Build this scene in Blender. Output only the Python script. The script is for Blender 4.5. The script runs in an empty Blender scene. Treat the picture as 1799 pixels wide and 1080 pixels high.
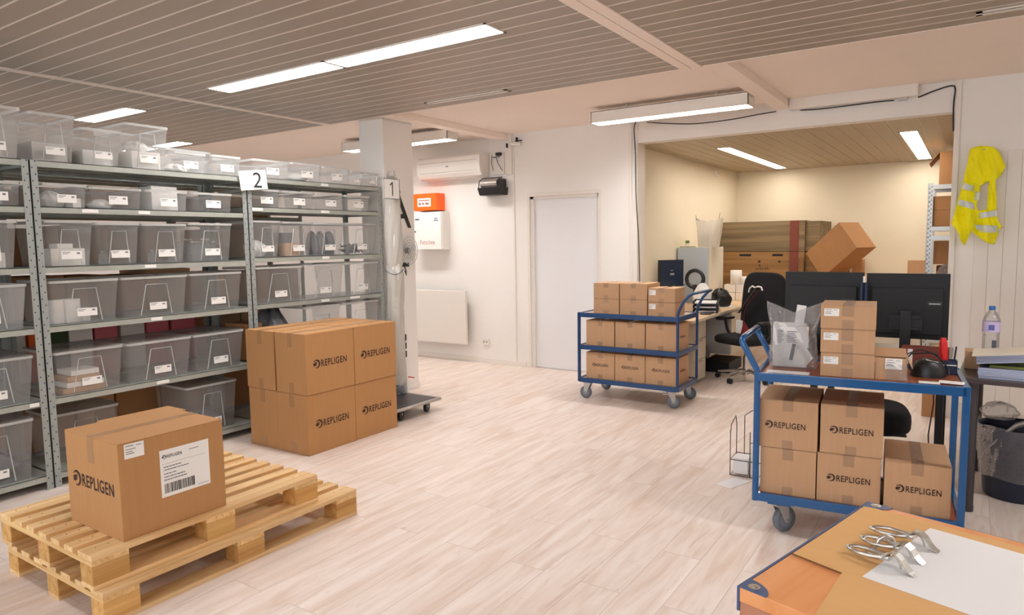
import bpy, bmesh, math, random
from mathutils import Vector, Matrix
random.seed(7)
S = bpy.context.scene
COL = S.collection
PI = math.pi

# ------------------------------------------------------------------ camera
YAW, PITCH, ROLL, FPX, CAMH = 5.88772881e-01, 9.49074192e-02, -1.52539034e-02, 1206.26748, 1.5
fw = Vector((-math.sin(YAW)*math.cos(PITCH), math.cos(YAW)*math.cos(PITCH), -math.sin(PITCH)))
r0 = Vector((math.cos(YAW), math.sin(YAW), 0)); u0 = r0.cross(fw)
rt = r0*math.cos(ROLL)+u0*math.sin(ROLL); up = rt.cross(fw)
cd = bpy.data.cameras.new('camera'); cam = bpy.data.objects.new('camera', cd); COL.objects.link(cam)
cam.matrix_world = Matrix(((rt.x, up.x, -fw.x, 0), (rt.y, up.y, -fw.y, 0), (rt.z, up.z, -fw.z, CAMH), (0, 0, 0, 1)))
cd.sensor_fit = 'HORIZONTAL'; cd.sensor_width = 36; cd.lens = FPX*36/1799; cd.clip_start = .05
S.camera = cam
# ------------------------------------------------------------------ light, exposure
S.view_settings.view_transform = 'Standard'; S.view_settings.look = 'None'
S.view_settings.exposure = 0.37; S.view_settings.gamma = 1; S.view_settings.use_curve_mapping = False
S.cycles.max_bounces = 10; S.cycles.diffuse_bounces = 5; S.cycles.glossy_bounces = 3
S.cycles.transmission_bounces = 6; S.cycles.transparent_max_bounces = 24
S.cycles.caustics_reflective = False; S.cycles.caustics_refractive = False
S.cycles.sample_clamp_indirect = 6
W = bpy.data.worlds.new('sky'); S.world = W; W.use_nodes = True
W.node_tree.nodes['Background'].inputs[0].default_value = (.78, .88, 1, 1)
W.node_tree.nodes['Background'].inputs[1].default_value = 1.0
LAMP_E = 32.0      # ceiling lamp emission
WIN_W = 45         # daylight through each window, watts
CEIL = 2.77          # plaster ceiling
CS = 2.70            # slatted ceiling hangs a little lower
KS = (CS-1.5)/1.27
def window_light(name, loc, rot, sx, sy, w):
    l = bpy.data.lights.new(name, 'AREA'); l.shape = 'RECTANGLE'; l.size = sx; l.size_y = sy; l.energy = w; l.color = (.88, .94, 1)
    o = bpy.data.objects.new(name, l); COL.objects.link(o); o.location = loc; o.rotation_euler = rot
for wx in (-6.5, -3.4, -.3):
    window_light('window_daylight', (wx, -3.62, 1.7), (PI/2, 0, 0), 2.6, 1.5, WIN_W)

# ------------------------------------------------------------------ materials
def lin(c):
    return tuple(((v/255)/12.92 if v <= 10 else (((v/255)+.055)/1.055)**2.4) for v in c)
def N(nt, t, **k):
    n = nt.nodes.new(t)
    for a, b in k.items(): setattr(n, a, b)
    return n
def mat(name, rgb, rough=.6, metal=0, var=0, vs=(8, 8, 8), bump=0, bs=60, spec=.5, emit=0, alpha=1, coat=0, trans=0):
    m = bpy.data.materials.new(name); m.use_nodes = True; nt = m.node_tree; p = nt.nodes['Principled BSDF']
    c = lin(rgb); p.inputs['Base Color'].default_value = (*c, 1); p.inputs['Roughness'].default_value = rough
    p.inputs['Metallic'].default_value = metal; p.inputs['Specular IOR Level'].default_value = spec
    p.inputs['Coat Weight'].default_value = coat; p.inputs['Alpha'].default_value = alpha
    p.inputs['Transmission Weight'].default_value = trans
    if emit:
        p.inputs['Emission Color'].default_value = (*c, 1); p.inputs['Emission Strength'].default_value = emit
    if var or bump:
        tc = N(nt, 'ShaderNodeTexCoord'); mp = N(nt, 'ShaderNodeMapping'); mp.inputs['Scale'].default_value = vs
        nz = N(nt, 'ShaderNodeTexNoise'); nz.inputs['Scale'].default_value = 1; nz.inputs['Detail'].default_value = 5
        nt.links.new(tc.outputs['Object'], mp.inputs[0]); nt.links.new(mp.outputs[0], nz.inputs[0])
        if var:
            r = N(nt, 'ShaderNodeMapRange'); r.inputs[1].default_value = .25; r.inputs[2].default_value = .75
            r.inputs[3].default_value = 1-var; r.inputs[4].default_value = 1+var
            nt.links.new(nz.outputs[0], r.inputs[0])
            mx = N(nt, 'ShaderNodeVectorMath', operation='SCALE'); mx.inputs[0].default_value = c
            nt.links.new(r.outputs[0], mx.inputs['Scale']); nt.links.new(mx.outputs[0], p.inputs['Base Color'])
        if bump:
            n2 = N(nt, 'ShaderNodeTexNoise'); n2.inputs['Scale'].default_value = bs
            nt.links.new(tc.outputs['Object'], n2.inputs[0])
            b = N(nt, 'ShaderNodeBump'); b.inputs['Strength'].default_value = bump; b.inputs['Distance'].default_value = .01
            nt.links.new(n2.outputs[0], b.inputs['Height']); nt.links.new(b.outputs[0], p.inputs['Normal'])
    return m
def plastic(name, rgb, clear, rough=.25, gloss=.12, bump=0, bs=20):
    """thin clear plastic: see-through, with some milky diffusion and a sheen"""
    m = bpy.data.materials.new(name); m.use_nodes = True; nt = m.node_tree; nt.nodes.remove(nt.nodes['Principled BSDF'])
    out = nt.nodes['Material Output']; c = (*lin(rgb), 1)
    t = N(nt, 'ShaderNodeBsdfTransparent'); t.inputs[0].default_value = (1, 1, 1, 1)
    d = N(nt, 'ShaderNodeBsdfDiffuse'); d.inputs[0].default_value = c
    tl = N(nt, 'ShaderNodeBsdfTranslucent'); tl.inputs[0].default_value = c
    g = N(nt, 'ShaderNodeBsdfGlossy'); g.inputs['Roughness'].default_value = rough
    m1 = N(nt, 'ShaderNodeMixShader'); m1.inputs[0].default_value = .5
    nt.links.new(d.outputs[0], m1.inputs[1]); nt.links.new(tl.outputs[0], m1.inputs[2])
    m2 = N(nt, 'ShaderNodeMixShader'); m2.inputs[0].default_value = clear
    nt.links.new(m1.outputs[0], m2.inputs[1]); nt.links.new(t.outputs[0], m2.inputs[2])
    f = N(nt, 'ShaderNodeLayerWeight'); f.inputs[0].default_value = gloss
    m3 = N(nt, 'ShaderNodeMixShader')
    fm = N(nt, 'ShaderNodeMath', operation='MULTIPLY'); fm.inputs[1].default_value = .5; nt.links.new(f.outputs['Fresnel'], fm.inputs[0]); nt.links.new(fm.outputs[0], m3.inputs[0]); nt.links.new(m2.outputs[0], m3.inputs[1]); nt.links.new(g.outputs[0], m3.inputs[2])
    nt.links.new(m3.outputs[0], out.inputs[0])
    if bump:
        tc = N(nt, 'ShaderNodeTexCoord'); n2 = N(nt, 'ShaderNodeTexNoise'); n2.inputs['Scale'].default_value = bs
        nt.links.new(tc.outputs['Object'], n2.inputs[0])
        b = N(nt, 'ShaderNodeBump'); b.inputs['Strength'].default_value = bump; b.inputs['Distance'].default_value = .02
        nt.links.new(n2.outputs[0], b.inputs['Height']); nt.links.new(b.outputs[0], g.inputs['Normal']); nt.links.new(b.outputs[0], d.inputs['Normal'])
    return m
def wood(name, a, b, axis='y', rough=.6, scale=1, knots=True):
    """grained wood, grain along the given axis"""
    m = bpy.data.materials.new(name); m.use_nodes = True; nt = m.node_tree; p = nt.nodes['Principled BSDF']
    p.inputs['Roughness'].default_value = rough
    tc = N(nt, 'ShaderNodeTexCoord'); mp = N(nt, 'ShaderNodeMapping')
    s = [38*scale]*3; s[{'x': 0, 'y': 1, 'z': 2}[axis]] = 1.6*scale; mp.inputs['Scale'].default_value = s
    oi = N(nt, 'ShaderNodeObjectInfo'); ad = N(nt, 'ShaderNodeVectorMath', operation='ADD')
    cb = N(nt, 'ShaderNodeCombineXYZ'); ml = N(nt, 'ShaderNodeMath', operation='MULTIPLY'); ml.inputs[1].default_value = 37
    nt.links.new(oi.outputs['Random'], ml.inputs[0])
    for i in range(3): nt.links.new(ml.outputs[0], cb.inputs[i])
    nt.links.new(tc.outputs['Object'], ad.inputs[0]); nt.links.new(cb.outputs[0], ad.inputs[1]); nt.links.new(ad.outputs[0], mp.inputs[0])
    nz = N(nt, 'ShaderNodeTexNoise'); nz.inputs['Scale'].default_value = 1; nz.inputs['Detail'].default_value = 6; nz.inputs['Distortion'].default_value = .6
    nt.links.new(mp.outputs[0], nz.inputs[0])
    cr = N(nt, 'ShaderNodeValToRGB'); cr.color_ramp.elements[0].position = .3; cr.color_ramp.elements[1].position = .72
    cr.color_ramp.elements[0].color = (*lin(b), 1); cr.color_ramp.elements[1].color = (*lin(a), 1)
    nt.links.new(nz.outputs[0], cr.inputs[0])
    hv = N(nt, 'ShaderNodeHueSaturation'); mr = N(nt, 'ShaderNodeMapRange'); mr.inputs[3].default_value = .86; mr.inputs[4].default_value = 1.1
    nt.links.new(oi.outputs['Random'], mr.inputs[0]); nt.links.new(mr.outputs[0], hv.inputs['Value']); nt.links.new(cr.outputs[0], hv.inputs['Color'])
    last = hv.outputs[0]
    if knots:
        vo = N(nt, 'ShaderNodeTexVoronoi'); mp2 = N(nt, 'ShaderNodeMapping'); s2 = [7]*3; s2[{'x': 0, 'y': 1, 'z': 2}[axis]] = 3.2; mp2.inputs['Scale'].default_value = s2
        nt.links.new(ad.outputs[0], mp2.inputs[0]); nt.links.new(mp2.outputs[0], vo.inputs[0])
        lt = N(nt, 'ShaderNodeMapRange'); lt.inputs[1].default_value = .03; lt.inputs[2].default_value = .09; lt.inputs[3].default_value = .55; lt.inputs[4].default_value = 0
        nt.links.new(vo.outputs['Distance'], lt.inputs[0])
        mx = N(nt, 'ShaderNodeMixRGB'); mx.inputs[2].default_value = (*lin((96, 56, 24)), 1)
        nt.links.new(lt.outputs[0], mx.inputs[0]); nt.links.new(last, mx.inputs[1]); last = mx.outputs[0]
    nt.links.new(last, p.inputs['Base Color'])
    return m
M = {}
M['wall'] = mat('white_wall_paint', (238, 234, 229), .75, var=.012, vs=(3, 3, 3))
M['wall_alcove'] = mat('cream_wall_paint', (238, 228, 206), .75, var=.015, vs=(2, 2, 2))
M['trim'] = mat('white_trim_paint', (232, 226, 218), .45)
M['door'] = mat('white_door_laminate', (232, 232, 234), .35)
M['plaster'] = mat('ceiling_plaster_paint', (244, 230, 219), .8, var=.015, vs=(2, 2, 2))
M['slat'] = mat('beige_ceiling_slat', (158, 146, 133), .45, var=.02, vs=(.6, 6, 1), spec=.4)
M['gap'] = mat('ceiling_slat_joint', (206, 194, 182), .35)
M['aslat'] = mat('alcove_ceiling_slat', (176, 160, 132), .45, var=.03, vs=(8, .6, 1))
M['carton'] = mat('corrugated_cardboard', (192, 153, 117), .8, var=.045, vs=(60, 60, 3), bump=.08, bs=140)
M['carton_red'] = mat('kraft_cardboard', (182, 134, 86), .8, var=.045, vs=(60, 60, 3), bump=.08, bs=140)
M['carton_dark'] = mat('plain_brown_cardboard', (170, 124, 82), .85, var=.05, vs=(40, 40, 4))
M['cut'] = mat('cardboard_cut_edge', (112, 74, 44), .9)
M['tape'] = mat('brown_packing_tape', (172, 130, 92), .22, var=.05, vs=(30, 30, 30))
M['ctape'] = plastic('clear_packing_tape', (240, 214, 186), .84, .1, .26, .6, 60)
M['ink'] = mat('dark_printing_ink', (52, 28, 22), .7)
M['black_ink'] = mat('black_printing_ink', (26, 24, 26), .6)
M['redink'] = mat('faded_red_lettering', (176, 120, 108), .6)
M['greyink'] = mat('grey_printing_ink', (96, 96, 112), .7)
M['paper'] = mat('white_paper', (238, 236, 236), .7)
M['card'] = mat('white_label_card', (242, 240, 236), .55)
M['galv'] = mat('galvanised_steel', (172, 176, 168), .42, .2, var=.06, vs=(20, 20, 20))
M['galvd'] = mat('dark_galvanised_steel', (116, 122, 120), .45, .3, var=.06, vs=(20, 20, 20))
M['galvu'] = mat('blue_grey_galvanised_post', (162, 168, 166), .4, .2, var=.06, vs=(20, 20, 20))
M['hole'] = mat('punched_hole', (34, 36, 38), .9)
M['pine'] = wood('pallet_pine_lengthwise', (240, 208, 158), (212, 168, 112), 'y')
M['pinex'] = wood('pallet_pine_crosswise', (236, 202, 144), (204, 156, 96), 'x')
M['pinez'] = wood('pallet_block_pine', (224, 180, 112), (190, 136, 70), 'y', scale=.7)
M['blue'] = mat('blue_painted_steel', (26, 66, 114), .32, .1)
M['blue2'] = mat('bright_blue_painted_steel', (10, 84, 142), .25, .1, coat=.3)
M['deck'] = wood('red_brown_trolley_deck', (170, 96, 58), (146, 76, 44), 'x', .35, .6, False)
M['deck2'] = mat('pale_trolley_deck', (196, 176, 156), .5)
M['rubber'] = mat('grey_rubber_tyre', (104, 112, 122), .55)
M['hub'] = mat('grey_wheel_hub', (128, 136, 146), .5)
M['chrome'] = mat('chrome_steel', (205, 203, 198), .22, .9)
M['zinc'] = mat('zinc_plated_steel', (192, 192, 190), .35, .7)
M['black'] = mat('black_plastic', (24, 24, 27), .4)
M['blackm'] = mat('matt_black_plastic', (19, 19, 22), .6)
M['fabric'] = mat('black_chair_fabric', (20, 20, 23), .95, bump=.3, bs=300)
M['dark'] = mat('dark_grey_steel', (66, 62, 66), .4, .3)
M['top'] = mat('dark_brown_table_top', (70, 58, 58), .3)
M['bench'] = wood('orange_varnished_beech', (238, 168, 112), (226, 150, 92), 'y', .35, .5, False)
M['bench_side'] = wood('orange_brown_wooden_side', (196, 140, 112), (180, 122, 94), 'x', .5, .5, False)
M['sheet'] = mat('tan_cardboard_sheet', (222, 172, 112), .75, var=.03, vs=(8, 30, 8))
M['plate'] = mat('blue_grey_corner_plate', (78, 98, 138), .35, .3)
M['desk'] = wood('pale_wood_desk_top', (226, 196, 160), (212, 178, 138), 'y', .45, .4, False)
M['deskw'] = mat('cream_desk_panel', (214, 204, 186), .5)
M['deskg'] = mat('light_grey_desk_panel', (196, 196, 196), .5)
M['fridge'] = mat('silver_grey_fridge_door', (196, 206, 216), .35, .15)
M['fridgew'] = mat('white_fridge_side', (228, 224, 210), .45)
M['crate'] = wood('weathered_grey_wood', (152, 134, 104), (104, 86, 60), 'x', .85, .35)
M['crate2'] = wood('brown_crate_wood', (168, 128, 80), (122, 88, 50), 'x', .8, .35)
M['maroon'] = mat('maroon_painted_batten', (122, 58, 44), .6, var=.08, vs=(10, 10, 10))
M['orange'] = mat('orange_painted_box', (255, 104, 10), .4)
M['white'] = mat('white_enamel', (240, 236, 230), .4)
M['silver'] = mat('brushed_silver_plastic', (186, 180, 174), .3, .5)
M['screen'] = mat('dark_blue_screen', (40, 52, 74), .2)
M['bin'] = plastic('translucent_bin_plastic', (250, 250, 250), .76, .2, .16)
M['binrim'] = plastic('milky_bin_rim', (244, 244, 242), .2, .2, .3)
M['lid'] = plastic('clear_bin_lid', (196, 190, 184), .72, .2, .2)
M['film'] = plastic('crumpled_clear_film', (232, 232, 236), .76, .08, .35, 1, 45)
M['wrap'] = plastic('milky_stretch_film', (236, 232, 224), .3, .15, .3, .8, 25)
M['bag'] = mat('white_plastic_bag', (232, 230, 226), .35, var=.04, vs=(20, 20, 20), bump=.8, bs=24)
M['greybag'] = mat('grey_plastic_bag', (110, 112, 118), .3, bump=1, bs=20)
M['glass'] = plastic('thin_clear_plastic', (225, 232, 236), .88, .05, .35)
M['yellow'] = mat('fluorescent_yellow_fabric', (252, 242, 0), .75, var=.03, vs=(30, 30, 30), bump=.3, bs=60)
M['reflect'] = mat('silver_reflective_tape', (222, 228, 234), .4, .1)
M['darkred'] = mat('dark_red_cloth', (112, 22, 26), .7)
M['red'] = mat('red_plastic', (206, 22, 22), .35)
M['navy'] = mat('navy_plastic', (16, 30, 62), .35)
M['binblue'] = mat('dark_blue_bin_plastic', (26, 36, 60), .35)
M['cable'] = mat('black_cable_sheath', (34, 32, 34), .5)
M['green'] = mat('olive_green_plastic', (110, 122, 40), .5)
M['pink'] = mat('pink_packaging', (214, 110, 120), .5)
M['dgreen'] = mat('dark_green_packaging', (44, 70, 22), .6)
M['lav'] = mat('pale_blue_paper_edge', (184, 194, 222), .7, var=.22, vs=(1, 1, 150))
M['bluecap'] = mat('blue_bottle_cap', (40, 110, 180), .4)
M['lamp'] = mat('glowing_lamp_panel', (253, 251, 250), .5, emit=LAMP_E)
M['lamp_added'] = mat('glowing_added_lamp_panel', (253, 251, 250), .5, emit=LAMP_E*.38)
M['lamp_alc'] = mat('glowing_alcove_lamp_panel', (255, 244, 230), .5, emit=LAMP_E*.6)
M['lampw'] = mat('glowing_suspended_lamp_grid', (253, 251, 250), .5, emit=LAMP_E*1.2)
M['louvre'] = mat('lamp_louvre_blade', (226, 214, 196), .4)

# floor planks along the room's depth
def floor_mat():
    m = bpy.data.materials.new('pale_oak_laminate_planks'); m.use_nodes = True; nt = m.node_tree; p = nt.nodes['Principled BSDF']
    tc = N(nt, 'ShaderNodeTexCoord'); mp = N(nt, 'ShaderNodeMapping'); mp.inputs['Rotation'].default_value = (0, 0, PI/2)
    mp.inputs['Location'].default_value = (0, .0485, 0)
    nt.links.new(tc.outputs['Object'], mp.inputs[0])
    br = N(nt, 'ShaderNodeTexBrick'); br.offset = .37; br.offset_frequency = 2
    for k, v in (('Scale', 1), ('Mortar Size', .0014), ('Mortar Smooth', .15), ('Bias', 0), ('Brick Width', 1.29), ('Row Height', .19)): br.inputs[k].default_value = v
    br.inputs['Color1'].default_value = (0, 0, 0, 1); br.inputs['Color2'].default_value = (1, 1, 1, 1); br.inputs['Mortar'].default_value = (.5, .5, .5, 1)
    nt.links.new(mp.outputs[0], br.inputs[0])
    # per-plank offset of the grain
    ad = N(nt, 'ShaderNodeVectorMath', operation='ADD'); sc = N(nt, 'ShaderNodeVectorMath', operation='SCALE'); sc.inputs['Scale'].default_value = 9
    nt.links.new(br.outputs['Color'], sc.inputs[0]); nt.links.new(tc.outputs['Object'], ad.inputs[0]); nt.links.new(sc.outputs[0], ad.inputs[1])
    def noise(s, det, dist):
        q = N(nt, 'ShaderNodeMapping'); q.inputs['Scale'].default_value = s; nt.links.new(ad.outputs[0], q.inputs[0])
        n = N(nt, 'ShaderNodeTexNoise'); n.inputs['Scale'].default_value = 1; n.inputs['Detail'].default_value = det; n.inputs['Distortion'].default_value = dist
        nt.links.new(q.outputs[0], n.inputs[0]); return n.outputs[0]
    cr = N(nt, 'ShaderNodeValToRGB'); e = cr.color_ramp.elements
    e[0].position = .3; e[0].color = (*lin((218, 196, 180)), 1); e[1].position = .56; e[1].color = (*lin((233, 218, 208)), 1)
    e2 = cr.color_ramp.elements.new(.75); e2.color = (*lin((240, 228, 219)), 1)
    nt.links.new(noise((15, 1.7, 1), 8, 1.0), cr.inputs[0])
    # dark streaks and knots
    r2 = N(nt, 'ShaderNodeMapRange'); r2.inputs[1].default_value = .62; r2.inputs[2].default_value = .8; r2.inputs[3].default_value = 0; r2.inputs[4].default_value = .5
    nt.links.new(noise((34, 3.4, 1), 9, 1.6), r2.inputs[0])
    mx = N(nt, 'ShaderNodeMixRGB'); mx.inputs[2].default_value = (*lin((178, 142, 122)), 1)
    nt.links.new(r2.outputs[0], mx.inputs[0]); nt.links.new(cr.outputs[0], mx.inputs[1])
    vo = N(nt, 'ShaderNodeTexVoronoi'); q = N(nt, 'ShaderNodeMapping'); q.inputs['Scale'].default_value = (3.4, 1.9, 1)
    nt.links.new(ad.outputs[0], q.inputs[0]); nt.links.new(q.outputs[0], vo.inputs[0])
    r3 = N(nt, 'ShaderNodeMapRange'); r3.inputs[1].default_value = .012; r3.inputs[2].default_value = .05; r3.inputs[3].default_value = .75; r3.inputs[4].default_value = 0
    nt.links.new(vo.outputs['Distance'], r3.inputs[0])
    m3 = N(nt, 'ShaderNodeMixRGB'); m3.inputs[2].default_value = (*lin((120, 88, 72)), 1)
    nt.links.new(r3.outputs[0], m3.inputs[0]); nt.links.new(mx.outputs[0], m3.inputs[1])
    # tone per plank
    hv = N(nt, 'ShaderNodeHueSaturation'); r4 = N(nt, 'ShaderNodeMapRange'); r4.inputs[3].default_value = .975; r4.inputs[4].default_value = 1.015
    nt.links.new(br.outputs['Color'], r4.inputs[0]); nt.links.new(r4.outputs[0], hv.inputs['Value']); nt.links.new(m3.outputs[0], hv.inputs['Color'])
    m4 = N(nt, 'ShaderNodeMixRGB'); m4.inputs[2].default_value = (*lin((142, 112, 98)), 1)
    f5 = N(nt, 'ShaderNodeMath', operation='MULTIPLY'); f5.inputs[1].default_value = .5; nt.links.new(br.outputs['Fac'], f5.inputs[0])
    nt.links.new(f5.outputs[0], m4.inputs[0]); nt.links.new(hv.outputs[0], m4.inputs[1])
    nt.links.new(m4.outputs[0], p.inputs['Base Color'])
    p.inputs['Roughness'].default_value = .42; p.inputs['Specular IOR Level'].default_value = .4
    b = N(nt, 'ShaderNodeBump'); b.inputs['Strength'].default_value = .15; b.inputs['Distance'].default_value = .002; b.invert = True
    nt.links.new(br.outputs['Fac'], b.inputs['Height']); nt.links.new(b.outputs[0], p.inputs['Normal'])
    return m
M['floor'] = floor_mat()

# ------------------------------------------------------------------ mesh helpers
class MB:
    def __init__(s): s.v = []; s.f = []; s.mi = []; s.sm = []
    def add(s, vs, fs, mi=0, smooth=False, mx=None):
        n = len(s.v)
        s.v += [tuple(mx @ Vector(p)) if mx else tuple(p) for p in vs]
        s.f += [tuple(i+n for i in f) for f in fs]; s.mi += [mi]*len(fs); s.sm += [smooth]*len(fs); return s
    def box(s, x0, x1, y0, y1, z0, z1, mi=0, mx=None):
        v = [(x0, y0, z0), (x1, y0, z0), (x1, y1, z0), (x0, y1, z0), (x0, y0, z1), (x1, y0, z1), (x1, y1, z1), (x0, y1, z1)]
        return s.add(v, [(0, 3, 2, 1), (4, 5, 6, 7), (0, 1, 5, 4), (1, 2, 6, 5), (2, 3, 7, 6), (3, 0, 4, 7)], mi, False, mx)
    def frust(s, b, t, z0, z1, mi=0, caps=(1, 1)):
        """b,t = (x0,x1,y0,y1) rectangles at z0 and z1"""
        v = [(b[0], b[2], z0), (b[1], b[2], z0), (b[1], b[3], z0), (b[0], b[3], z0), (t[0], t[2], z1), (t[1], t[2], z1), (t[1], t[3], z1), (t[0], t[3], z1)]
        f = [(0, 1, 5, 4), (1, 2, 6, 5), (2, 3, 7, 6), (3, 0, 4, 7)]
        if caps[0]: f.append((0, 3, 2, 1))
        if caps[1]: f.append((4, 5, 6, 7))
        return s.add(v, f, mi)
    def cyl(s, p, q, r, r2=None, n=16, mi=0, caps=True, smooth=True):
        p, q = Vector(p), Vector(q); r2 = r if r2 is None else r2
        a = (q-p).normalized(); t = a.orthogonal().normalized(); b = a.cross(t)
        v = []
        for c, rr in ((p, r), (q, r2)):
            for i in range(n):
                w = 2*PI*i/n; v.append(c+(t*math.cos(w)+b*math.sin(w))*rr)
        s.add(v, [(i, (i+1) % n, n+(i+1) % n, n+i) for i in range(n)], mi, smooth)
        if caps:
            s.add([tuple(x) for x in v[:n]], [tuple(range(n-1, -1, -1))], mi); s.add([tuple(x) for x in v[n:]], [tuple(range(n))], mi)
        return s
    def lathe(s, prof, n=24, c=(0, 0, 0), mi=0, caps=True):
        v = [(c[0]+r*math.cos(2*PI*i/n), c[1]+r*math.sin(2*PI*i/n), c[2]+z) for r, z in prof for i in range(n)]
        f = [(k*n+i, k*n+(i+1) % n, (k+1)*n+(i+1) % n, (k+1)*n+i) for k in range(len(prof)-1) for i in range(n)]
        s.add(v, f, mi, True)
        if caps:
            if prof[0][0] > 1e-4: s.add(v[:n], [tuple(range(n-1, -1, -1))], mi)
            if prof[-1][0] > 1e-4: s.add(v[-n:], [tuple(range(n))], mi)
        return s
    def tube(s, pts, r, n=8, mi=0, closed=False, sy=1):
        pts = [Vector(p) for p in pts]; k = len(pts); rs = r if isinstance(r, (list, tuple)) else [r]*k
        v = []; t0 = None
        for i in range(k):
            if closed: d = pts[(i+1) % k]-pts[i-1]
            else: d = pts[min(i+1, k-1)]-pts[max(i-1, 0)]
            d = d.normalized()
            if t0 is None: t = d.orthogonal().normalized()
            else:
                t = t0-d*t0.dot(d); t = t.normalized() if t.length > 1e-6 else d.orthogonal().normalized()
            t0 = t; b = d.cross(t)
            for j in range(n):
                w = 2*PI*j/n; v.append(pts[i]+t*math.cos(w)*rs[i]+b*math.sin(w)*rs[i]*sy)
        m = k if closed else k-1
        f = [(i*n+j, i*n+(j+1) % n, ((i+1) % k)*n+(j+1) % n, ((i+1) % k)*n+j) for i in range(m) for j in range(n)]
        s.add(v, f, mi, True)
        if not closed:
            s.add(v[:n], [tuple(range(n-1, -1, -1))], mi); s.add(v[-n:], [tuple(range(n))], mi)
        return s
    def prism(s, poly, z0, z1, mi=0, mx=None):
        n = len(poly)
        v = [(x, y, z0) for x, y in poly]+[(x, y, z1) for x, y in poly]
        return s.add(v, [tuple(range(n-1, -1, -1)), tuple(range(n, 2*n))]+[(i, (i+1) % n, n+(i+1) % n, n+i) for i in range(n)], mi, False, mx)
    def grid(s, fn, nu, nv, mi=0, smooth=True):
        v = [fn(i/nu, j/nv) for j in range(nv+1) for i in range(nu+1)]
        return s.add(v, [(j*(nu+1)+i, j*(nu+1)+i+1, (j+1)*(nu+1)+i+1, (j+1)*(nu+1)+i) for j in range(nv) for i in range(nu)], mi, smooth)
    def mesh(s, name, mats, bevel=0, seg=2):
        me = bpy.data.meshes.new(name); me.from_pydata(s.v, [], s.f)
        for m in (mats if isinstance(mats, (list, tuple)) else [mats]): me.materials.append(M[m] if isinstance(m, str) else m)
        for p, a, b in zip(me.polygons, s.mi, s.sm): p.material_index = a; p.use_smooth = b
        if bevel:
            bm = bmesh.new(); bm.from_mesh(me)
            bmesh.ops.remove_doubles(bm, verts=bm.verts, dist=1e-6)
            bmesh.ops.bevel(bm, geom=[e for e in bm.edges if len(e.link_faces) == 2 and e.calc_face_angle(0) > .6], offset=bevel, segments=seg, profile=.7, affect='EDGES')
            bm.to_mesh(me); bm.free()
        me.update(); return me
def P(name, mb, mats, parent=None, bevel=0, loc=None, rot=None, label=None, seg=2, solid=0):
    me = mb if isinstance(mb, bpy.types.Mesh) else mb.mesh(name, mats, bevel, seg)
    o = bpy.data.objects.new(name, me); COL.objects.link(o)
    if parent: o.parent = parent
    if loc: o.location = loc
    if rot: o.rotation_euler = rot
    if label: o['label'] = label
    if solid:
        md = o.modifiers.new('thickness', 'SOLIDIFY'); md.thickness = solid; md.offset = 0
    return o
def tag(o, label, cat, group=None):
    o['label'] = label; o['category'] = cat
    if group: o['group'] = group
    return o
def T(name, label, cat, loc=(0, 0, 0), rz=0, group=None):
    o = bpy.data.objects.new(name, None); COL.objects.link(o); o.location = loc; o.rotation_euler = (0, 0, rz)
    o.empty_display_size = .05
    return tag(o, label, cat, group)
def struct(name, mb, mats, bevel=0, parent=None):
    o = P(name, mb, mats, parent, bevel)
    if not parent: o['kind'] = 'structure'
    return o
def dup(root, loc=None, rz=None, label=None):
    r = root.copy(); COL.objects.link(r)
    if loc is not None: r.location = loc
    if rz is not None: r.rotation_euler = (0, 0, rz)
    if label: r['label'] = label
    for ch in list(root.children):
        c = ch.copy(); COL.objects.link(c); c.parent = r
        for g in list(ch.children):
            d = g.copy(); COL.objects.link(d); d.parent = c
    return r
# lettering: a flat mesh, centred, width w (x right, y up)
_txt = {}
def text_mesh(body, w, h=None, m='ink', bold=.012, mirror=False):
    k = (body, w, h, m)
    if k in _txt: return _txt[k]
    c = bpy.data.curves.new('lettering', 'FONT'); c.body = body; c.size = 1; c.offset = bold; c.extrude = 0; c.space_character = 1.12
    o = bpy.data.objects.new('lettering', c); COL.objects.link(o)
    dg = bpy.context.evaluated_depsgraph_get(); dg.update()
    me = bpy.data.meshes.new_from_object(o.evaluated_get(dg)); bpy.data.objects.remove(o)
    xs = [v.co.x for v in me.vertices]; ys = [v.co.y for v in me.vertices]
    cx, cy = (min(xs)+max(xs))/2, (min(ys)+max(ys))/2; sx = w/(max(xs)-min(xs)); sy = h/(max(ys)-min(ys)) if h else sx
    for v in me.vertices: v.co = Vector(((v.co.x-cx)*sx, (v.co.y-cy)*sy, 0))
    me.materials.clear(); me.materials.append(M[m]); me.name = 'lettering'; _txt[k] = me; return me
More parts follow.
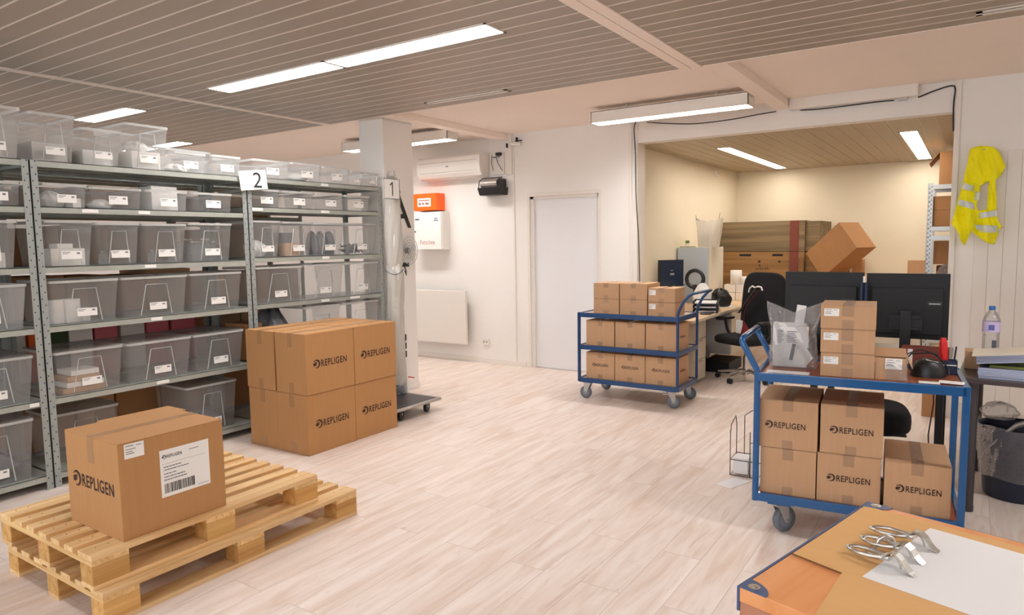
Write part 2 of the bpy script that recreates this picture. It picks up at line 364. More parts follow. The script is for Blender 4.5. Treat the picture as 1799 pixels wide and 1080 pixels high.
def logo_mesh(w, m='ink'):
    """round emblem followed by the word REPLIGEN, total width w"""
    k = ('LOGO', w, m)
    if k in _txt: return _txt[k]
    t = text_mesh('REPLIGEN', .77, .16, m, .015)
    mb = MB(); mb.add([(v.co.x+.5-.385, v.co.y, 0) for v in t.vertices], [tuple(p.vertices) for p in t.polygons])
    cx, cy, R = -.4, 0, .1
    n = 30; out = []; inn = []
    for i in range(n+1):     # crescent ring, open on the left
        a = math.radians(148-(148+112)*i/n); f = math.sin(PI*min(1, max(0, i/n)))
        th = .012+.030*f
        out.append((cx+R*math.cos(a), cy+R*math.sin(a))); inn.append((cx+(R-th)*math.cos(a), cy+(R-th)*math.sin(a)))
    v = [(x, y, 0) for x, y in out]+[(x, y, 0) for x, y in inn]
    mb.add(v, [(i+1, i, n+1+i, n+2+i) for i in range(n)])
    mb.add([(cx-.098, cy+.012, 0), (cx-.05, cy+.036, 0), (cx+.022, cy+.042, 0), (cx+.0, cy+.014, 0), (cx-.03, cy-.01, 0), (cx-.06, cy-.036, 0), (cx-.088, cy-.05, 0)], [tuple(range(6, -1, -1))])
    mb.add([(cx-.03, cy-.01, 0), (cx+.03, cy+.006, 0), (cx-.052, cy-.052, 0), (cx-.06, cy-.036, 0)], [(3, 2, 1, 0)])
    mb.v = [(x*w, y*w, z) for x, y, z in mb.v]
    me = mb.mesh('printed_logo', m); _txt[k] = me; return me
FACE = {'-y': (PI/2, 0, 0), '+x': (PI/2, 0, PI/2), '-x': (PI/2, 0, -PI/2), '+y': (PI/2, 0, PI), '+z': (0, 0, 0)}
def face_pos(f, u, z, w, d, h, off=.0008):
    return {'-y': (u, -d/2-off, z), '+x': (w/2+off, u, z), '-x': (-w/2-off, -u, z), '+y': (-u, d/2+off, z), '+z': (u, z, h+off)}[f]
def small_label(w, h, lines=((.08, .82, .4, .06), (.62, .8, .26, .05), (.08, .6, .5, .05), (.08, .44, .34, .05), (.08, .3, .42, .06)), ink='greyink'):
    k = ('LBL', w, h, lines, ink)
    if k in _txt: return _txt[k]
    mb = MB(); mb.box(-w/2, w/2, -h/2, h/2, 0, .0006, 0)
    for x, y, l, t in lines:      # rows of small print
        xx = x
        while xx < x+l-.01:
            ww = min(.035+.03*random.random(), x+l-xx)
            mb.add([(-w/2+xx*w, -h/2+y*h, .0011), (-w/2+(xx+ww)*w, -h/2+y*h, .0011), (-w/2+(xx+ww)*w, -h/2+(y+t)*h, .0011), (-w/2+xx*w, -h/2+(y+t)*h, .0011)], [(0, 1, 2, 3)], 1)
            xx += ww+.008
    me = mb.mesh('paper_label', ['card', ink]); _txt[k] = me; return me
def carton(x, y, z, w, d, h, label, rz=0, seam='y', tape='tape', logos=(), labels=(), mt='carton', group=None, name='cardboard_box', drop=.09, droplow=True, simple=False, tapes=('-', '+')):
    t = T(name, label, 'box', (x, y, z), rz, group)
    g = .0016
    mb = MB(); mb.box(-w/2, w/2, -d/2, d/2, 0, h-.003)
    P('body', mb, mt, t, .004)
    if simple:
        mb = MB(); mb.box(-w/2, w/2, -d/2, d/2, h-.003, h); P('flap', mb, mt, t)
    else:
        for s in (-1, 1):
            mb = MB()
            if seam == 'y': mb.box(*((-w/2, -g) if s < 0 else (g, w/2)), -d/2, d/2, h-.0028, h)
            else: mb.box(-w/2, w/2, *((-d/2, -g) if s < 0 else (g, d/2)), h-.0028, h)
            P('flap', mb, mt, t, .001)
    if tape:
        tw = min(.05, .16*min(w, d)+.012)/2; e = .0006; mb = MB()
        if seam == 'y':
            mb.box(-tw, tw, -d/2-e, d/2+e, h+.0002, h+e)
            for sg in tapes:
                y0, y1 = (-d/2-e, -d/2-.0002) if sg == '-' else (d/2+.0002, d/2+e)
                mb.box(-tw, tw, y0, y1, h-drop, h)
                if droplow: P('tape', MB().box(-tw, tw, y0, y1, 0, drop*.8), tape, t)
        else:
            mb.box(-w/2-e, w/2+e, -tw, tw, h+.0002, h+e)
            for sg in tapes:
                x0, x1 = (-w/2-e, -w/2-.0002) if sg == '-' else (w/2+.0002, w/2+e)
                mb.box(x0, x1, -tw, tw, h-drop, h)
                if droplow: P('tape', MB().box(x0, x1, -tw, tw, 0, drop*.8), tape, t)
        P('tape', mb, tape, t)
    for f, u, zz, lw in logos:
        P('printed_logo', logo_mesh(lw), None, t, 0, face_pos(f, u, zz, w, d, h, .0012), FACE[f])
    for f, u, zz, lw, lh in labels:
        P('paper_label', small_label(lw, lh), None, t, 0, face_pos(f, u, zz, w, d, h, .0005), FACE[f])
    return t
# ================================================================== the room
YB = 6.884; X0, X1, Y0 = -10.4, 3.0, -3.6
struct('floor', MB().box(X0, X1, Y0, 11.06, -.05, 0), 'floor')
# back wall with door opening and wide opening to the alcove
mb = MB()
mb.box(X0, -4.33, YB, YB+.14, 0, CEIL+.1); mb.box(-4.33, -3.43, YB, YB+.14, 2.025, CEIL+.1); mb.box(-3.43, -2.97, YB, YB+.14, 0, CEIL+.1)
mb.box(-2.97, -.12, YB, YB+.14, 2.52, CEIL+.1); mb.box(-.12, X1, YB, YB+.14, 0, CEIL+.1)
struct('wall_back', mb, 'wall')
mb = MB(); mb.box(-3.2, -3.08, YB+.14, 11.0, 0, 2.75); struct('wall_alcove_left', mb, 'wall_alcove')
mb = MB(); mb.box(-3.2, 1.7, 11.0, 11.1, 0, 2.75); struct('wall_alcove_back', mb, 'wall_alcove')
mb = MB(); mb.box(1.6, 1.7, YB+.14, 11.0, 0, 2.75); struct('wall_alcove_right', mb, 'wall_alcove')
mb = MB(); mb.box(X0-.1, X0, Y0, YB+.14, 0, CEIL+.1); struct('wall_left', mb, 'wall')
mb = MB(); mb.box(X1, X1+.1, Y0, YB+.14, 0, CEIL+.1); struct('wall_right', mb, 'wall')
mb = MB(); mb.box(X0, X1, Y0-.12, Y0, 0, .9); mb.box(X0, X1, Y0-.12, Y0, 2.5, CEIL+.1)
for a, b in ((X0, -7.85), (-5.15, -4.75), (-2.05, -1.65), (1.05, X1)): mb.box(a, b, Y0-.12, Y0, .9, 2.5)
struct('wall_near', mb, 'wall')
for i, wx in enumerate((-6.5, -3.4, -.3)):
    mb = MB()
    for a, b, c, d in ((-1.35, -1.29, .9, 2.5), (1.29, 1.35, .9, 2.5), (-1.35, 1.35, .9, .96), (-1.35, 1.35, 2.44, 2.5), (-.03, .03, .9, 2.5)): mb.box(wx+a, wx+b, Y0-.1, Y0-.04, c, d)
    struct('window_%d' % (i+1), mb, 'trim')
# door
mb = MB(); mb.box(-4.285, -3.455, YB+.05, YB+.09, .008, 1.995); struct('door_1', mb, 'door', .002)
mb = MB(); mb.box(-4.33, -4.285, YB+.02, YB+.1, 0, 2.025); mb.box(-3.455, -3.43, YB+.02, YB+.1, 0, 2.025); mb.box(-4.33, -3.43, YB+.02, YB+.1, 1.995, 2.025)
mb.box(-4.36, -4.33, YB-.003, YB, 0, 2.06); mb.box(-3.43, -3.40, YB-.003, YB, 0, 2.06); mb.box(-4.33, -3.43, YB-.003, YB, 2.025, 2.06)
struct('trim_1', mb, 'trim', .0015)
# casing at the alcove edge, panel joints
mb = MB(); mb.box(-3.06, -3.03, YB-.015, YB, 0, CEIL); mb.box(-3.0, -2.965, YB-.02, YB+.16, 0, CEIL); mb.box(-.155, -.115, YB-.02, YB+.16, 0, CEIL)
mb.box(-3.08, -2.97, YB+.14, YB+.2, 0, 2.52)
struct('trim_2', mb, 'trim', .002)
mb = MB(); mb.box(-4.55, -4.53, YB-.012, YB, 0, CEIL); mb.box(-4.64, -4.55, YB-.03, YB, 2.3, CEIL)
struct('trim_3', mb, 'trim', .002)
mb = MB(); mb.box(X0, -4.40, YB-.014, YB, 0, .06); mb.box(-3.36, -3.06, YB-.014, YB, 0, .06); struct('baseboard_back', mb, 'trim', .002)
mb = MB(); mb.box(-.115, X1, YB-.014, YB, 0, .09); struct('baseboard_right', mb, 'trim', .002)
# grooved panelling on the right wall
mb = MB(); x = .02
while x < X1-.05:
    mb.box(x+.001, x+.097, YB-.016, YB-.012, .09, 2.17); x += .098
mb.box(.02, X1, YB-.012, YB, .09, 2.172)
struct('trim_4', mb, 'trim', .003)
# ceilings
mb = MB(); mb.box(X0, X1, 4.83, YB, CEIL, CEIL+.06); mb.box(X0, X1, 4.829, 4.845, CS-.004, CEIL)
struct('ceiling_plaster', mb, 'plaster')
mb = MB(); y = 4.829; pitch = .1448*KS
while y > Y0:
    for a, b in ((X0, -5.745*KS), (-5.675*KS, -1.86*KS), (-1.70*KS, X1)):
        mb.box(a, b, max(Y0, y-pitch+.008), y, CS, CS+.03); mb.box(a+.003, b-.003, y-pitch-.001, y-pitch+.008, CS-.0035, CS+.004, 1)
    y -= pitch
mb.box(X0, X1, Y0, 4.829, CS+.0045, CEIL+.05, 1)
struct('ceiling', mb, ['slat', 'gap'])
mb = MB(); mb.box(-1.757, -1.685, Y0, 4.85, CS-.008, CS+.01); mb.box(-1.679, -1.606, Y0, 4.85, CS-.008, CS+.01); struct('trim_5', mb, 'plaster', .002)
mb = MB(); mb.box(-5.43, -5.362, Y0, 4.85, CS-.008, CS+.01); struct('trim_6', mb, 'plaster', .002)
mb = MB(); mb.box(-1.585, -1.447, 4.845, YB, CS, CEIL); struct('trim_7', mb, 'plaster', .003)
mb = MB(); mb.box(-4.74, -4.60, 4.845, YB, CS+.005, CEIL); struct('trim_8', mb, 'plaster', .003)
mb = MB(); x = -3.08
while x < 1.6:
    mb.box(x, min(1.6, x+.125), YB+.14, 11.0, 2.52, 2.55); mb.box(x+.1265, x+.1315, YB+.14, 11.0, 2.5175, 2.53, 1); x += .133
mb.box(-3.08, 1.6, YB+.14, 11.0, 2.526, 2.6, 1)
struct('ceiling_alcove', mb, ['aslat', 'gap'])
# pillar
mb = MB(); mb.box(-5.09, -4.77, 4.94, 5.36, 0, CEIL); mb.box(-5.1, -4.76, 4.93, 5.37, 0, .06)
struct('wall_pillar', mb, 'wall', .004)

# ------------------------------------------------------------------ lamps
def panel_lamp(x0, x1, y0, y1, z, label, m='lamp', along='x', group='recessed ceiling lamps'):
    t = T('ceiling_lamp', label, 'ceiling lamp', ((x0+x1)/2, (y0+y1)/2, z), 0, group); w, d = (x1-x0)/2, (y1-y0)/2
    mb = MB(); f = .012
    for a in ((-w, w, -d, -d+f), (-w, w, d-f, d), (-w, -w+f, -d, d), (w-f, w, -d, d)): mb.box(*a, -.006, 0)
    P('frame', mb, 'trim', t)
    P('diffuser', MB().box(-w+f, w-f, -d+f, d-f, -.003, 0), m, t)
    mb = MB()
    if along == 'x':
        for k in range(int(2*w/.11)): mb.box(-w+.06+k*.11, -w+.064+k*.11, -.02, d*.45, -.006, -.0035)
        mb.box(-w+f, w-f, -.004, 0, -.006, -.0035)
    else:
        for s in (-.25, .25): mb.box(s*2*w-.002, s*2*w+.002, -d+f, d-f, -.006, -.0035)
    P('louvre', mb, 'louvre', t)
    return t
def slat_lamp(x0, x1, y0, y1, label, m='lamp'): return panel_lamp(x0*KS, x1*KS, y0*KS, y1*KS, CS, label, m)
slat_lamp(-5.16, -3.795, 3.355, 3.575, 'left half of the long bright recessed lamp over the cardboard box on pallets')
slat_lamp(-3.785, -2.40, 3.355, 3.575, 'right half of the long bright recessed lamp in the middle of the slatted ceiling')
slat_lamp(-7.42, -6.43, 3.355, 3.575, 'bright recessed lamp above the storage bins on the left shelving')
slat_lamp(-9.3, -8.0, 4.78, 5.0, 'dim recessed lamp far behind the shelving, just over the top shelf bins')
for x0, y0, k in ((-8.6, .2, 0), (-4.4, .9, 1), (-2.2, .9, 2), (.3, .9, 3), (-5.2, -2.3, 4), (-2.2, -2.3, 5)):     # unseen rows, added to light the room and boxes from above
    slat_lamp(x0, x0+1.4, y0, y0+.22, ('added unseen lamp high above the left end of the shelving', 'added lamp overhead left, out of view', 'added lamp overhead in the middle, out of view', 'added lamp overhead right, out of view', 'left added unseen lamp near the window wall', 'right added unseen lamp near the window wall')[k], 'lamp_added')
slat_lamp(.6, 3.0, 3.355, 3.575, 'added lamp out of view to the right above the dark table')  # added out of view to brighten the right wall and near trolley
panel_lamp(-2.44, -2.28, 7.85, 9.2, 2.52, 'nearer panel of the long left lamp in the alcove ceiling', 'lamp_alc', 'y', 'alcove ceiling lamps')
panel_lamp(-2.44, -2.28, 9.21, 10.72, 2.52, 'farther panel of the long left lamp in the alcove ceiling', 'lamp_alc', 'y', 'alcove ceiling lamps')
panel_lamp(-.64, -.47, 7.85, 9.2, 2.52, 'nearer panel of the right lamp in the alcove ceiling', 'lamp_alc', 'y', 'alcove ceiling lamps')
panel_lamp(-.64, -.47, 9.21, 10.75, 2.52, 'farther panel of the right lamp in the alcove ceiling', 'lamp_alc', 'y', 'alcove ceiling lamps')
def hung_lamp(x0, x1, y0, z0, label):
    w = x1-x0; t = T('suspended_lamp', label, 'ceiling lamp', (x0, y0, z0), 0, 'suspended tube lamps')
    mb = MB(); mb.box(0, w, 0, .006, .0, .105); mb.box(0, w, .184, .19, 0, .105); mb.box(0, w, 0, .19, .1, .106); mb.box(0, .006, 0, .19, 0, .105); mb.box(w-.006, w, 0, .19, 0, .105)
    P('housing', mb, 'trim', t)
    P('tube', MB().box(.01, w-.01, .02, .17, .03, .035), 'lampw', t, label='glowing tubes')
    mb = MB(); n = int(w/.06)
    for k in range(1, n): mb.box(k*w/n-.001, k*w/n+.001, .008, .182, .002, .022)
    mb.box(.01, w-.01, .093, .097, .002, .022)
    P('louvre', mb, 'silver', t)
    for s in (.22, .8): P('hanger_rod', MB().cyl((w*s, .09, .105), (w*s, .09, CEIL-z0), .005, n=8), 'trim', t)
hung_lamp(-3.07, -1.60, 6.0, 2.618, 'long white suspended tube lamp in front of the alcove opening')
hung_lamp(-6.42, -4.78, 5.94, 2.63, 'white suspended tube lamp partly hidden behind the square pillar')
for x0, x1, y, n in ((-4.18*KS, -3.28*KS, 4.91*KS, 'narrow slot vent in the ceiling slats between pillar and central beam'), (-.03*KS, .9, 4.91*KS, 'slot vent in the ceiling slats at the top right')):
    t = T('ceiling_vent', n, 'vent', ((x0+x1)/2, y, CS), 0, 'ceiling slot vents'); w = (x1-x0)/2
    mb = MB()
    for a in ((-w, w, -.035, -.012), (-w, w, .012, .035), (-w, -w+.03, -.035, .035), (w-.03, w, -.035, .035)): mb.box(*a, -.006, 0)
    P('frame', mb, 'trim', t); P('slot', MB().box(-w+.03, w-.03, -.012, .012, -.002, 0), 'hole', t)
# trunking and cables
t = T('cable_trunking', 'white boxed cable trunking under the ceiling above the alcove opening', 'cable trunking', (-.93, 6.83, 2.67))
P('cover', MB().box(-.51, .51, -.05, .05, 0, .1), 'trim', t, .004); P('bracket', MB().box(.36, .43, -.03, .03, -.02, 0), 'silver', t)
def cable(name, label, pts, r=.006, m='cable', n=10):
    out = []
    for i in range(len(pts)-1):
        p0, p1, p2, p3 = [Vector(pts[min(max(i+k, 0), len(pts)-1)]) for k in (-1, 0, 1, 2)]
        for k in range(n):
            u = k/n; out.append(.5*((2*p1)+(-p0+p2)*u+(2*p0-5*p1+4*p2-p3)*u*u+(-p0+3*p1-3*p2+p3)*u**3))
    out.append(Vector(pts[-1]))
    return tag(P(name, MB().tube(out, r, 8), m), label, 'cable')
yc = YB-.028
cable('wall_cable', 'thin black cable hanging down the left edge of the alcove opening', [(-2.975, yc, 2.76), (-3.0, yc, 2.66), (-2.985, yc, 2.4), (-2.975, yc, 1.95), (-2.945, yc, 1.5), (-2.93, yc-.004, 1.05), (-2.93, yc, .8)], .005)
cable('sagging_cable', 'black cable sagging along the beam left of the cable trunking', [(-2.86, yc, 2.72), (-2.68, yc, 2.69), (-2.35, yc, 2.65), (-2.0, yc, 2.652), (-1.75, yc, 2.67), (-1.57, yc, 2.68)], .005)
cable('trunking_cable', 'black cable looping under the white cable trunking', [(-1.36, yc, 2.668), (-1.2, yc, 2.658), (-.95, yc, 2.66), (-.75, yc, 2.664), (-.6, yc, 2.662)], .005)
cable('corner_cable', 'black cable from trunking to the right corner and down past the upper boxes', [(-.42, 6.83, 2.66), (-.3, yc, 2.705), (-.19, yc, 2.728), (-.16, yc, 2.7), (-.165, yc, 2.6), (-.165, yc, 2.5), (-.16, yc, 2.36)], .006)
t = T('smoke_detector', 'small white sensor at the top of the left alcove wall', 'sensor', (-3.08, 9.9, 2.43)); P('body', MB().box(0, .04, -.05, .05, -.035, .035), 'white', t, .008); P('lens', MB().cyl((.04, 0, 0), (.045, 0, 0), .015), 'silver', t)
t = T('wall_sensor', 'small white and black sensor bracket under the ceiling left of the door', 'sensor', (-4.48, YB-.012, 2.69))
P('body', MB().cyl((-.06, -.03, -.04), (.06, -.03, -.055), .02), 'white', t); P('bracket', MB().box(-.01, .004, -.02, .012, -.02, .03).box(-.01, .08, -.03, -.02, -.02, -.008).box(-.14, -.12, -.03, 0, -.08, -.03), 'black', t)
# ================================================================== shelving
XF, XR = -4.749, -5.25
ZS = {'L': (.09, .566, 1.02, 1.39, 1.76, 2.04), 'M': (.09, .566, 1.02, 1.39, 1.76, 2.04), 'R': (.09, .566, 1.03, 1.407, 1.81, 2.045)}
def upright(x, y, s, t, face=1, side=1, h=2.04, name='upright'):
    """folded angle post, punched with holes; s: +1 or -1 direction of the shelf along y"""
    mb = MB(); w = .04
    ys = sorted((y, y+s*w)); x2 = x-face*.035
    mb.box(min(x, x-face*.003), max(x, x-face*.003), ys[0], ys[1], 0, h)
    mb.box(min(x, x2), max(x, x2), *(sorted((y, y+s*.003))), 0, h)
    for k in range(int(h/.04)):
        z = .03+k*.04
        for yy in (ys[0]+.011, ys[0]+.029):
            if (k % 2) == (yy > ys[0]+.02): continue
            xx = x+face*.0006
            mb.add([(xx, yy-.003, z), (xx, yy+.003, z), (xx, yy+.003, z+.008), (xx, yy-.003, z+.008)], [(0, 1, 2, 3)], 1)
    mb.box(x-.005 if face > 0 else x-.04, x+.04 if face < 0 else x+.005, ys[0]-.003, ys[1]+.003, 0, .02, 2) if 0 else None
    return P(name, mb, ['galvu', 'hole'], t)
def shelving(key, y0, y1, label, xf=XF, xr=XR, zs=None, group='galvanised shelving units along the bins', tags=()):
    t = T('shelving_unit', label, 'shelving unit', ((xf+xr)/2, (y0+y1)/2, 0), 0, group); ox, oy = (xf+xr)/2, (y0+y1)/2
    a, b = xf-ox, xr-ox; c, d = y0-oy, y1-oy; zs = zs or ZS[key]
    for x, f in ((a, 1), (b, -1)):
        upright(x, c, 1, t, f, h=zs[-1]); upright(x, d, -1, t, f, h=zs[-1])
    for z in zs:
        mb = MB(); x0, x1 = b+.004, a-.004; e = .038
        mb.box(x0, x1, c+.004, d-.004, z-.004, z)
        mb.box(x1-.002, x1, c+.038, d-.038, z-e, z); mb.box(x0, x0+.002, c+.038, d-.038, z-e, z)
        mb.box(x0, x1, c+.004, c+.006, z-e, z); mb.box(x0, x1, d-.006, d-.004, z-e, z)
        for k in (.25, .5, .75): mb.box(x0+(x1-x0)*k-.02, x0+(x1-x0)*k+.02, c+.01, d-.01, z-.022, z-.004)
        P('shelf', mb, 'galvd' if z in zs[:0] else 'galv', t)
    for (ya, yb, z) in tags:
        P('shelf_tag', MB().box(a-.0035, a-.0005, ya-oy, yb-oy, z-.03, z-.008), 'card', t, label='small white shelf tag')
    return t
shelving('L', .42, 1.888, 'galvanised shelving bay cut off by the left edge of the picture', tags=((1.79, 1.84, .566),))
shelving('M', 1.892, 3.386, 'middle galvanised shelving bay between the left punched post and the number 2 sign', tags=((2.17, 2.27, 1.76), (2.53, 2.61, 1.76), (2.55, 2.63, 1.39), (2.57, 2.65, 1.02), (2.58, 2.67, .566)))
shelving('R', 3.39, 4.872, 'right galvanised shelving bay between the number 2 and number 1 signs', tags=((3.43, 3.53, 1.81), (4.13, 4.22, 1.81), (4.14, 4.22, 2.045), (4.12, 4.2, 1.407), (4.09, 4.18, 1.03), (4.43, 4.55, 1.03)))
for k, (a, b) in enumerate(((.42, 1.888), (1.892, 3.386), (3.39, 4.4))):
    shelving('M', a, b, ('rear shelving bay behind the left front bay', 'rear shelving bay behind the middle front bay', 'rear shelving bay behind the right front bay')[k], xf=-5.34, xr=-5.84, zs=(.09, .566, 1.02, 1.39, 1.76, 2.04), group='rear shelving units full of brown boxes')

# ------------------------------------------------------------------ bins
def bin_(y0, y1, z, h, label, x=-4.76, depth=.46, lid=False, card=True, cardw=None, frame=True, group='translucent storage bins'):
    w = y1-y0-.008; t = T('storage_bin', label, 'storage bin', (x-depth/2, (y0+y1)/2, z), 0, group)
    d = depth; tp = .028 if h > .2 else .014
    wb, db = w-2*tp, d-2*tp
    zr = h-.018
    mb = MB(); n = 5; k = 4
    # tapered body with rounded corners
    def ring(W_, D_, r, zz):
        out = []
        for cx, cy, a0 in ((D_/2-r, W_/2-r, 0), (-D_/2+r, W_/2-r, 90), (-D_/2+r, -W_/2+r, 180), (D_/2-r, -W_/2+r, 270)):
            for i in range(k+1):
                a = math.radians(a0+90*i/k); out.append((cx+r*math.cos(a), cy+r*math.sin(a), zz))
        return out
    R1 = ring(wb, db, .02, .002); R2 = ring(w-.012, d-.012, .022, zr); q = len(R1)
    mb.add(R1+R2, [(i, (i+1) % q, q+(i+1) % q, q+i) for i in range(q)], 0, True); mb.add(R1, [tuple(range(q-1, -1, -1))])
    P('body', mb, 'bin', t)
    mb = MB(); o1 = ring(w, d, .025, h); o2 = ring(w, d, .025, h-.016); i1 = ring(w-.016, d-.016, .02, h); i2 = ring(w-.014, d-.014, .02, h-.016)
    mb.add(o2+o1+i1+i2, [(a*q+i, a*q+(i+1) % q, (a+1)*q+(i+1) % q, (a+1)*q+i) for a in range(3) for i in range(q)], 0, False)
    P('rim', mb, 'binrim', t)
    # front face at x = +d/2, leaning out towards the top
    def fp(v, zz, off=.001):
        f = (zz-.002)/(zr-.002); return (db/2+(d-.012-db)/2*f+off, v, zz)
    if frame and h > .2:      # raised outline of the label window
        fwb, fwt, zt = w*.235, w*.155, h*.8
        mb = MB(); mb.tube([fp(-fwb, .01), fp(-fwt, zt), fp(fwt, zt), fp(fwb, .01)], .0035, 6); P('label_frame', mb, 'binrim', t)
    if card:
        cw = cardw or min(.122, w*.42); ch = cw*.42 if h > .2 else cw*.46; zc = .03+ch/2 if h < .2 else .045+ch/2
        yo = w*.02
        P('label_card', small_label(round(cw, 3), round(ch, 3), ((.06, .78, .38, .08), (.06, .62, .26, .06), (.74, .62, .16, .2)), 'greyink'), None, t, 0, fp(yo, zc, .006), (PI/2, 0, PI/2), 'white label card with small print')
    if lid:
        P('lid', MB().frust((-d/2+.004, d/2-.004, -w/2+.004, w/2-.004), (-d/2+.012, d/2-.012, -w/2+.012, w/2-.012), h, h+.008), 'lid', t, .002)
    return t
BINS = {
 'M0': (2.04, [(1.911, 2.183, .294), (2.197, 2.47, .235), (2.475, 2.793, .302), (2.80, 3.075, .145), (3.095, 3.37, .148)]),
 'R0': (2.045, [(3.465, 3.825, .146), (3.831, 4.16, .15), (4.169, 4.49, .145), (4.495, 4.664, .13), (4.67, 4.866, .127)]),
 'L0': (2.04, [(1.56, 1.88, .303), (1.2, 1.55, .3)]),
 'M1': (1.76, [(1.951, 2.223, .148), (2.226, 2.576, .141), (2.591, 2.912, .141), (2.917, 3.276, .141)]),
 'R1': (1.81, [(3.432, 3.72, .144), (3.728, 4.07, .143), (4.079, 4.413, .14), (4.419, 4.74, .141)]),
 'L1': (1.76, [(1.571, 1.85, .145), (1.2, 1.56, .145)]),
 'M2': (1.39, [(1.944, 2.246, .289), (2.25, 2.548, .279), (2.552, 2.888, .277), (2.891, 3.262, .286)]),
 'R2': (1.407, [(3.43, 3.718, .296), (3.722, 4.047, .292), (4.053, 4.406, .287), (4.413, 4.82, .291)]),
 'L2': (1.39, [(1.48, 1.816, .285), (1.15, 1.475, .285)]),
 'M3': (1.02, [(1.936, 2.383, .28), (2.39, 2.872, .28), (2.879, 3.325, .283)]),
 'R3': (1.03, [(3.432, 3.922, .298), (3.928, 4.384, .302), (4.39, 4.83, .304)]),
 'L3': (1.02, [(1.39, 1.84, .273)]),
 'M4': (.566, [(1.936, 2.382, .283), (2.396, 2.875, .28), (2.877, 3.314, .281)]),
 'R4': (.566, [(3.9, 4.33, .40), (4.337, 4.82, .4)]),
 'L4': (.566, [(1.39, 1.845, .287)]),
 'M5': (.09, [(2.819, 3.259, .365)]),
 'L5': (.09, [(1.37, 1.817, .377)]),
}
LV = {'0': 'top shelf,', '1': 'second shelf down,', '2': 'third shelf down,', '3': 'fourth shelf down,', '4': 'fifth shelf down,', '5': 'bottom shelf,'}
BAY = {'L': 'left bay', 'M': 'middle bay', 'R': 'right bay'}
ORD = {1: [''], 2: ['left', 'right'], 3: ['left', 'centre', 'right'], 4: ['leftmost', 'second', 'third', 'rightmost'], 5: ['leftmost', 'second', 'third', 'fourth', 'rightmost']}
EXTRA = {('M', '0', 0): 'tall clear bin', ('M', '0', 1): 'medium clear bin', ('M', '0', 2): 'tallest clear bin', ('M', '2', 3): 'clear bin of shiny bottles', ('M', '1', 0): 'low bin of white packets',
 ('M', '3', 0): 'wide bin holding cream rolls', ('M', '4', 0): 'wide lidded bin with pale boxes inside', ('R', '2', 2): 'bin of crumpled grey bags', ('R', '2', 3): 'bin of small dark grey parts', ('M', '1', 2): 'low bin with white foam sticking out'}
BN = {}
for key, (z, l) in BINS.items():
    bay, lev = key
    for i, (a, b, h) in enumerate(l):
        kind = EXTRA.get((bay, lev, i)) or ('low translucent bin' if h < .2 else 'big lidded translucent bin' if lev in '45' else 'wide translucent bin' if b-a > .42 else 'deep translucent bin')
        o = (' '+ORD[len(l)][i]+' of row,' if len(l) > 1 else '')
        if bay == 'L' and len(l) == 2: o = (' next to the post,', ' nearest the picture edge,')[i]
        BN[bay+lev+str(i)] = bin_(a, b, z, h, f'{kind},{o} {LV[lev]} {BAY[bay]}', lid=lev in '45', x=-4.80 if key == 'M5' else -4.758)
bin_(1.96, 2.41, .09, .33, 'lidded bin behind the cardboard box on pallets, bottom shelf of the middle bay', x=-4.93, lid=True, card=False, depth=.38)
bin_(2.86, 3.42, 2.04, .23, 'larger clear lidded bin behind the two low bins on top of the middle bay', x=-5.225, lid=True, card=False, depth=.3)
bin_(3.45, 3.75, 2.04, .2, 'rounded clear tub standing behind the number 2 sign on the top shelf', x=-5.3, card=False, frame=False, depth=.3)
for i, (z, y) in enumerate(((1.39, 1.9), (1.39, 3.3))):
    pass

# ------------------------------------------------------------------ what the bins hold
def softbag(name, label, cat, c, s, m='bag', seed=1, group=None):
    rnd = random.Random(seed); ph = [rnd.random()*6 for _ in range(6)]
    def fn(u, v):
        a = 2*PI*u; b = PI*(v-.5); r = 1+.10*math.sin(5*a+ph[0])*math.cos(b)+.07*math.sin(9*a+ph[1]+3*b)+.06*math.sin(7*b+ph[2]+2*a)
        x = math.cos(b)*math.cos(a)*r; y = math.cos(b)*math.sin(a)*r; z = math.sin(b)
        z = z*(1+.12*math.sin(4*a+ph[3])) if z > 0 else max(z, -.72)
        return (x*s[0], y*s[1], (z+.72)*s[2]/1.72)
    return tag(P(name, MB().grid(fn, 36, 18), m, None, 0, c), label, cat, group)
def block(name, label, cat, c, s, m, rz=0, bevel=.003, group=None):
    return tag(P(name, MB().box(-s[0]/2, s[0]/2, -s[1]/2, s[1]/2, 0, s[2]), m, None, bevel, c, (0, 0, rz)), label, cat, group)
xi = -4.86
block('white_box', 'white carton lying in the leftmost bin of the third shelf down, middle bay', 'box', (xi-.03, 2.1, 1.393), (.14, .2, .11), 'white')
block('white_box', 'smaller white carton standing on top of another inside a bin near the left post', 'box', (xi-.03, 2.09, 1.504), (.12, .09, .03), 'white')
softbag('white_bag', 'white bag filling the low bin beside the left post, second shelf down', 'bag', (xi-.04, 2.05, 1.763), (.08, .07, .1), seed=3)
block('white_box', 'white slab in the low bin beside the left post', 'box', (xi, 2.17, 1.763), (.1, .05, .06), 'white')
softbag('white_bag', 'white packets in the second low bin, middle bay', 'bag', (xi, 2.33, 1.763), (.08, .07, .06), seed=5)
block('foam_block', 'white foam stack sticking out of the third low bin of the middle bay', 'foam', (xi-.06, 2.77, 1.764), (.17, .19, .17), 'bag')
softbag('plastic_bag', 'clear plastic bag crumpled over the white foam in a low bin', 'bag', (xi-.06, 2.76, 1.93), (.1, .13, .05), 'film', 8)
